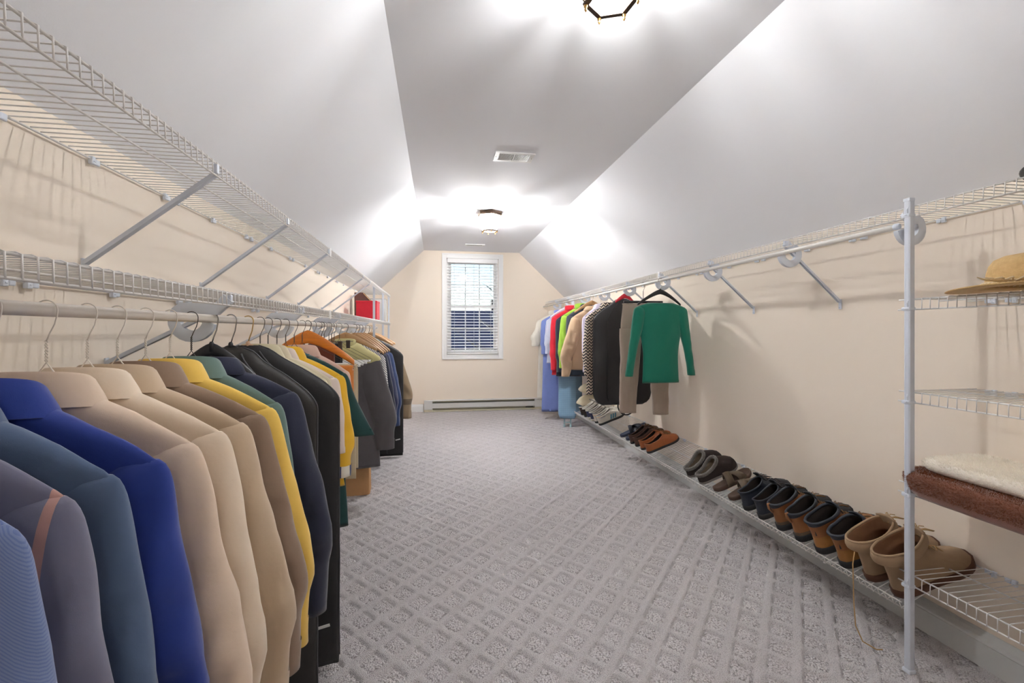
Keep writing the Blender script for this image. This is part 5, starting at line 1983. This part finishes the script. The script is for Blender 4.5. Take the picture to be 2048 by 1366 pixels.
SLIP = [(0.014, 0.0, 1.0, 1.0, 0, 0, 0, 0), (0.028, -0.004, 1.0, 1.03, 0, 0, 0, 0), (0.044, 0.0, 0.985, 1.02, 0.002, 0, 0, 0), (0.056, 0.004, 0.94, 0.98, 0.012, 0, 0, 0), (0.060, 0.008, 0.86, 0.92, 0.028, 0.05, 0, 0.006),
        (0.060, 0.010, 0.72, 0.84, 0.046, 0.12, 0.0, 0.014), (0.058, 0.012, 0.56, 0.80, 0.062, 0.2, 0.0, 0.020)]


def slipper_extras(root, fine, L, Wd, on_line):
    top = fine[-1]
    MB().tube([p + Vector((0, 0, 0.002)) for p in top], 0.0105, 8, closed=True).build('fuzzy_trim', LE['fuzz'], root)
    rs = random.Random(int(L * 1e4))
    pn = []
    n = len(top)
    for _ in range(1500):
        i = rs.randrange(n)
        t = rs.random()
        p = top[i].lerp(top[(i + 1) % n], t) + Vector((0, 0, 0.002))
        tg = (top[(i + 1) % n] - top[i]).normalized()
        a = rs.random() * 2 * PI
        u = tg.orthogonal().normalized()
        nn = u * math.cos(a) + tg.cross(u) * math.sin(a)
        pn.append((tuple(p + nn * 0.010), tuple(nn)))
    fuzz_tufts(pn, 0.006, 0.0012, 5, LE['fuzz'], 'sherpa_pile', root)


for y, lab, yw in ((2.87, 'dark slipper with grey fuzzy collar, farther of the pair', 4), (2.73, 'dark slipper with grey fuzzy collar, nearer of the pair', 2)):
    shoe('slipper', lab, y, 0.285, 0.112, SLIP, {'sole': LE['fuzz'], 'upper': LE['slipper'], 'lining': LE['insole'], 'collar': LE['fuzz']}, None, yaw=yw, group='fuzzy slippers', sole=(0.014, 0.003), cat='slipper', extras=slipper_extras)
slide('slide_sandal', 'olive brown strap sandal, farther of the pair next to the slippers', 2.575, LE['footbed'], LE['sandal'], kind='cross', yaw=3, group='olive brown strap sandals')
slide('slide_sandal', 'olive brown strap sandal, nearer of the pair next to the black shoes', 2.425, LE['footbed'], LE['sandal'], kind='cross', yaw=5, group='olive brown strap sandals')

for y, lab, yw in ((2.29, 'black ankle shoe, farther of the pair beside the olive sandals', 2), (2.17, 'black ankle shoe, nearer of the pair beside the brown hiking boots', 2)):
    shoe('ankle_shoe', lab, y, 0.305, 0.106, MID, {'sole': LE['rubber_d'], 'upper': LE['navyblack'], 'lining': LE['darkin'], 'collar': LE['navyblack'], 'toe_cap': LE['black'], 'heel_panel': LE['navyblack']},
         lambda h, s: 'toe_cap' if s > 0.80 and h < 0.58 else ('heel_panel' if s < 0.16 and h < 0.6 else 'upper'), yaw=yw, laces=(0.085, 5, 0.020, LE['laceblack']), tongue=(0.030, 0.028, LE['black']), group='black ankle shoes', collar_r=0.005, sole=(0.028, 0.004), cat='shoe')
for y, lab, yw in ((2.035, 'brown and black hiking boot, farther of the pair beside the black shoes', 0), (1.915, 'brown and black hiking boot, nearer of the pair beside the golden tan boots', 0)):
    shoe('hiking_boot', lab, y, 0.31, 0.112, HIGH, {'sole': LE['rubber_d'], 'upper': LE['hike'], 'lining': LE['darkin'], 'collar': LE['navyblack'], 'toe_cap': LE['black'], 'padded_collar': LE['navyblack'], 'heel_guard': LE['sandal']},
         lambda h, s: 'padded_collar' if h > 0.86 else ('toe_cap' if s > 0.78 and h < 0.62 else ('heel_guard' if h < 0.24 and s < 0.3 else 'upper')), yaw=yw, laces=(0.105, 6, 0.022, LE['lacebrown']), tongue=(0.022, 0.032, LE['black']), heel_loop=(LE['hike'], 0.045), group='brown and black hiking boots', collar_r=0.006, sole=(0.030, 0.005), cat='boot')


def patch(root, fine, L, Wd, on_line):
    m = MB().bbox((0.012, 0.0, 0.100), (0.008, 0.034, 0.026), 0.002)
    m.build('heel_patch', LE['rubber_d'], root)


for y, lab, yw in ((1.795, 'golden tan leather boot, farther of its pair beside the hiking boots', -2), (1.672, 'golden tan leather boot, nearer of its pair beside the sand work boots', -1)):
    shoe('leather_boot', lab, y, 0.315, 0.115, [(z * 1.0, a, b, w, zs, e, bk, dp) for z, a, b, w, zs, e, bk, dp in HIGH[:-1]] + [(0.150, -0.004, 0.50, 0.86, 0.016, 0.65, 0, 0.006)],
         {'sole': LE['rubber_d'], 'upper': LE['duck'], 'lining': LE['darkin'], 'collar': LE['navyblack'], 'toe_cap': LE['hike'], 'padded_collar': LE['navyblack'], 'mid_band': LE['hike']},
         lambda h, s: 'padded_collar' if h > 0.90 else ('mid_band' if h > 0.60 else ('toe_cap' if s > 0.80 else 'upper')), yaw=yw, laces=(0.10, 5, 0.022, LE['lacebrown']), tongue=(0.020, 0.034, LE['navyblack']), heel_loop=None, group='golden tan leather boots', collar_r=0.007, sole=(0.030, 0.005), cat='boot', extras=patch)


def boot_cuff(root, fine, L, Wd, on_line):
    top = fine[-1]
    c0 = sum(top, Vector()) / len(top)
    rr = []
    for g, dz in ((1.0, 0.0), (1.07, -0.004), (1.12, -0.018), (1.10, -0.034), (1.06, -0.040)):
        rr.append([Vector((c0.x + (p.x - c0.x) * g, p.y * g, p.z + dz + 0.006 * nz(p.x * 20, p.y * 20, g))) for p in top])
    MB().loft(rr, True).build('turned_cuff', LE['tanboot'], root)


def boot_cuff_lace(root, fine, L, Wd, on_line):
    boot_cuff(root, fine, L, Wd, on_line)
    m = MB()
    pts = [(-0.028, -0.020, 0.150), (-0.060, -0.030, 0.118), (-0.085, -0.032, 0.055), (-0.115, -0.034, -0.02), (-0.145, -0.040, -0.10), (-0.150, -0.055, -0.155), (-0.128, -0.085, -0.178), (-0.095, -0.105, -0.180)]
    inv = Matrix.Rotation(BETA, 3, 'Y')
    sm = []
    for i in range(len(pts) - 1):
        for t in (0, 0.5):
            sm.append(Vector(pts[i]).lerp(Vector(pts[i + 1]), t))
    m.tube(sm, 0.0022, 6)
    m.build('hanging_lace', LE['lacetan'], root)


for y, lab, yw, ex in ((1.562, 'sand coloured work boot with drooping lace, farther of its pair', -2, boot_cuff_lace), (1.452, 'sand coloured work boot behind the shelf pole, nearer of its pair', -3, boot_cuff)):
    shoe('work_boot', lab, y, 0.325, 0.120, TALL, {'sole': LE['brownsole'], 'upper': LE['tanboot'], 'lining': LE['taninside'], 'collar': LE['tanboot'], 'toe_cap': LE['tanboot'], 'ankle_panel': LE['tanboot'], 'heel_panel': LE['tanboot']},
         lambda h, s: 'toe_cap' if s > 0.80 and h < 0.5 else ('heel_panel' if h < 0.5 and s < 0.25 else ('ankle_panel' if h > 0.6 else 'upper')), yaw=yw, laces=(0.10, 4, 0.022, LE['lacetan']), tongue=(0.012, 0.036, LE['tanboot']), group='sand coloured work boots', collar_r=0.005, sole=(0.028, 0.005), cat='boot', extras=ex, front=0.030)


# ---------------------------------------------------------------- hats and rugs on the right shelves
def straw_mat():
    m, nt, b = new_mat('woven straw')
    co = objco(nt)
    sep = nt.nodes.new('ShaderNodeSeparateXYZ')
    nt.links.new(co, sep.inputs[0])
    rr_ = mth(nt, 'SQRT', mth(nt, 'ADD', mth(nt, 'MULTIPLY', sep.outputs[0], sep.outputs[0]), mth(nt, 'MULTIPLY', sep.outputs[1], sep.outputs[1])))
    path = mth(nt, 'SUBTRACT', rr_, sep.outputs[2])
    ln = mth(nt, 'ABSOLUTE', mth(nt, 'SINE', mth(nt, 'MULTIPLY', path, 620)))
    ang = mth(nt, 'ARCTAN2', sep.outputs[1], sep.outputs[0])
    st = mth(nt, 'ABSOLUTE', mth(nt, 'SINE', mth(nt, 'MULTIPLY', ang, 90)))
    h = mth(nt, 'ADD', ln, mth(nt, 'MULTIPLY', st, 0.5))
    col = mixc(nt, noise_tex(nt, co, 60, 4), lin((222, 188, 130)), lin((180, 142, 88)))
    nt.links.new(col, b.inputs['Base Color'])
    b.inputs['Roughness'].default_value = 0.6
    bump(nt, b, h, 0.5, 0.002)
    return m


def straw_hat():
    root = thing('straw_hat', 'woven straw sun hat with a pale braided band on the right shelf', 'hat', (1.745, 1.085, SHZ[0] + 0.009))
    st = straw_mat()
    cr_ = [(0.098, 0.014), (0.097, 0.030), (0.094, 0.055), (0.089, 0.076), (0.078, 0.094), (0.057, 0.105), (0.030, 0.110), (0.002, 0.111)]
    m = MB()
    m.lathe(cr_, 48, cap0=False)
    m.build('crown', st, root)
    m = MB()
    rr = []
    for r_, z in ((0.097, 0.016), (0.105, 0.009), (0.130, 0.006), (0.160, 0.003), (0.185, 0.0), (0.188, 0.002), (0.185, 0.005), (0.160, 0.008), (0.130, 0.011), (0.105, 0.014), (0.097, 0.020)):
        rr.append([Vector((r_ * math.cos(a), r_ * math.sin(a), z + 0.006 * math.sin(2 * a + 0.6) * max(0, (r_ - 0.1) / 0.09) + 0.005 * max(0, (r_ - 0.1) / 0.09))) for a in [2 * PI * k / 56 for k in range(56)]])
    m.loft(rr, True)
    m.build('brim', st, root)
    bandm = fabric('pale braided straw', (226, 204, 164), weave=300)
    m = MB()
    for ph in (0, PI):
        m.tube([((0.1015 + 0.003 * math.cos(24 * a + ph)) * math.cos(a), (0.1015 + 0.003 * math.cos(24 * a + ph)) * math.sin(a), 0.0215 + 0.003 * math.sin(24 * a + ph)) for a in [2 * PI * k / 160 for k in range(160)]], 0.0026, 5, closed=True)
    m.build('braided_band', bandm, root)
    m = MB()
    for k in range(5):
        a0 = R(178 + k * 7)
        d0 = Vector((math.cos(a0), math.sin(a0), 0))
        m.tube([d0 * 0.104 + Vector((0, 0, 0.024)), d0 * 0.128 + Vector((0.006 * (k - 2), 0.004 * k, 0.027)), d0 * 0.16 + Vector((0.004 * (k - 2), 0, 0.030)), d0 * 0.198 + Vector((0, 0.004 * (k - 2), 0.034 - 0.004 * k))], [0.0034, 0.0034, 0.0028, 0.0014], 5)
    m.build('band_tails', bandm, root)
    m = MB()
    for a0 in (R(205), R(222), R(236)):
        d0 = Vector((math.cos(a0), math.sin(a0), 0)) * 0.108
        for j in range(4):
            b_ = a0 + j * PI / 2
            m.tube([d0 + Vector((0, 0, 0.022)), d0 + Vector((0.008 * math.cos(b_), 0.008 * math.sin(b_), 0.030))], [0.0035, 0.002], 6)
    m.build('knots', bandm, root)


straw_hat()


def black_hat():
    root = thing('felt_hat', 'black felt hat on the high right shelf, cut by the photo edge', 'hat', (1.805, 0.965, RU + 0.006))
    bl = fabric('black felt', (30, 28, 28), weave=300)
    m = MB()
    rr = []
    for r_, z in ((0.085, 0.010), (0.12, 0.004), (0.155, 0.012), (0.158, 0.014), (0.155, 0.017), (0.12, 0.010), (0.085, 0.018)):
        rr.append([Vector((r_ * math.cos(a), r_ * math.sin(a), z + 0.010 * max(0, (r_ - 0.09) / 0.06) * math.sin(2 * a + 2.4))) for a in [2 * PI * k / 44 for k in range(44)]])
    m.loft(rr, True)
    m.build('brim', bl, root)
    MB().lathe([(0.087, 0.010), (0.086, 0.03), (0.082, 0.065), (0.070, 0.085), (0.040, 0.088), (0.015, 0.080), (0.001, 0.078)], 40, cap0=False).build('crown', bl, root)
    MB().lathe([(0.0885, 0.012), (0.0885, 0.034), (0.0865, 0.036)], 40, cap0=False, cap1=False).build('hat_band', M['wood_black'], root)


black_hat()


def plush(name, label, mat_, dims, loc, seed, tuft_len, ntuft, cat, corner=0.05, over=0.0, tuft_mat=None):
    """a folded plush rug: rounded slab with pile"""
    root = thing(name, label, cat, loc)
    lx, ly, lz = dims
    rings = []
    n = 64
    prof = []
    K = 10
    for i in range(K + 1):
        a = -PI / 2 + PI * i / K
        prof.append((lz / 2 * math.cos(a), lz / 2 + lz / 2 * math.sin(a)))
    prof = [(-lz * 1.2, 0.0)] + prof + [(-lz * 1.2, lz)]
    for off, z in prof:
        ring = []
        for k in range(n):
            a = 2 * PI * k / n
            ex = 0.28
            cx, sy = sgnpow(math.cos(a), ex), sgnpow(math.sin(a), ex)
            hx, hy = lx / 2 - lz / 2 + off, ly / 2 - lz / 2 + off
            x, y = hx * cx, hy * sy
            zz = z + 0.006 * nz(x * 8, y * 8, seed) * (1 if z > lz * 0.4 else 0.3)
            if over and x < -lx / 2 + 0.03 and z < lz * 0.5:
                zz -= over * (1 - z / (lz * 0.5))
            ring.append(Vector((x + 0.005 * nz(y * 9, z * 9, seed), y, zz)))
        rings.append(ring)
    mb = MB().loft(rings, True, True, False)
    # domed top
    last = rings[-1]
    grid = []
    for t in (0.75, 0.5, 0.25, 0.02):
        grid.append([Vector((p.x * t, p.y * t, p.z + 0.006 * nz(p.x * t * 9, p.y * t * 9, seed + 2))) for p in last])
    mb.loft([last] + grid, True, False, True)
    o = mb.build('backing', mat_, root)
    me = o.data
    me.calc_loop_triangles()
    rs = random.Random(seed)
    tris = [t for t in me.loop_triangles if t.normal.z > -0.35]
    ar = np.array([t.area for t in tris])
    cum = np.cumsum(ar) / ar.sum()
    pn = []
    u = np.random.RandomState(int(seed)).rand(ntuft)
    for idx in np.searchsorted(cum, u):
        t = tris[min(idx, len(tris) - 1)]
        a, b, c = (me.vertices[i].co for i in t.vertices)
        r1, r2 = rs.random(), rs.random()
        if r1 + r2 > 1:
            r1, r2 = 1 - r1, 1 - r2
        pn.append((tuple(a + (b - a) * r1 + (c - a) * r2), tuple(t.normal)))
    fuzz_tufts(pn, tuft_len, tuft_len * 0.10, int(seed), tuft_mat or mat_, 'pile', root)
    return root


br_m = fabric('chocolate plush', (130, 76, 50), weave=260, bs=0.8, fuzz=0.5, var=0.35)
cr_m = fabric('cream faux fur', (252, 246, 236), weave=260, bs=0.8, fuzz=0.5, var=0.16)
zc = SHZ[2] + 0.006
plush('plush_rug', 'chocolate brown plush rug folded on the shelf under the cream fur rug', br_m, (0.345, 1.02, 0.050), (1.808, 0.905, zc), 31, 0.0065, 60000, 'rug', over=0.040, tuft_mat=pile_mat('chocolate pile', (140, 84, 56), 0.35))
plush('fur_rug', 'cream faux fur rug folded on top of the chocolate brown rug', cr_m, (0.295, 0.98, 0.042), (1.838, 0.895, zc + 0.050), 47, 0.010, 34000, 'rug', tuft_mat=pile_mat('cream pile', (255, 250, 240), 0.12))


# ---------------------------------------------------------------- beyond the window
grass = paint('winter lawn', (44, 46, 34), 0.95, 4, 0.3, var=0.4)
g = MB().box((0, 60, -3.3), (160, 120, 0.2)).build('ground_outside', grass, None, False)
struct(g)


def house():
    root = thing('neighbour_house', 'brown house with dark slate roof seen through the window blind', 'house', (1.2, 30, -3.2))
    wl_ = paint('brown siding', (52, 42, 40), 0.8, 3, 0.1)
    rf = paint('dark slate roof', (14, 22, 42), 1.0, 8, 0.3, var=0.3)
    rf.node_tree.nodes['Principled BSDF'].inputs['Specular IOR Level'].default_value = 0.0
    MB().box((0, 3, 1.75), (16, 6, 3.5)).build('wall', wl_, root, False)
    m = MB()
    m.loft([[(x, -0.5, 3.3), (x, 3, 5.9), (x, 6.5, 3.3), (x, 6.5, 3.15), (x, 3, 5.72), (x, -0.5, 3.15)] for x in (-8.4, 8.4)], True, True, True)
    m.build('roof', rf, root, False)
    for i in range(5):
        wn_ = MB().box((-5 + 2.4 * i, -0.03, 2.1), (1.1, 0.08, 1.4)).build('window', M['trim'], root, False)
        MB().box((-5 + 2.4 * i, -0.08, 2.1), (0.9, 0.02, 1.2)).build('pane', M['grille_dark'], wn_, False)
    MB().box((3.2, 3.4, 5.9), (0.9, 0.7, 1.6)).build('chimney', wl_, root, False)


house()


def bare_tree(x, y, h, label, seed):
    root = thing('bare_tree', label, 'tree', (x, y, -3.2))
    bk = paint('grey bark', (50, 46, 46), 0.9, 12, 0.5)
    rs = random.Random(seed)
    m = MB().tube([(0, 0, 0), (0.1, 0, h * 0.3), (0.0, 0.1, h * 0.6), (0.1, 0, h)], [0.22, 0.17, 0.10, 0.02], 8)
    m.build('trunk', bk, root)
    m = MB()
    for k in range(26):
        z = h * (0.3 + 0.65 * rs.random())
        a = rs.random() * 2 * PI
        l_ = h * 0.28 * (1.2 - z / h)
        p = Vector((0.05, 0, z))
        q = p + Vector((math.cos(a) * l_, math.sin(a) * l_, l_ * 0.6))
        m.tube([p, p.lerp(q, 0.5) + Vector((0, 0, -0.1)), q], [0.05, 0.03, 0.008], 5)
        for j in range(4):
            b_ = a + rs.uniform(-1, 1)
            s_ = p.lerp(q, rs.uniform(0.4, 0.95))
            e = s_ + Vector((math.cos(b_), math.sin(b_), 0.7)) * l_ * 0.45
            m.tube([s_, e], [0.018, 0.004], 4)
    m.build('branches', bk, root)


bare_tree(-2.2, 22, 7.6, 'bare tree left of centre outside the window', 3)
bare_tree(3.6, 24, 8.4, 'bare tree right of centre outside the window', 5)
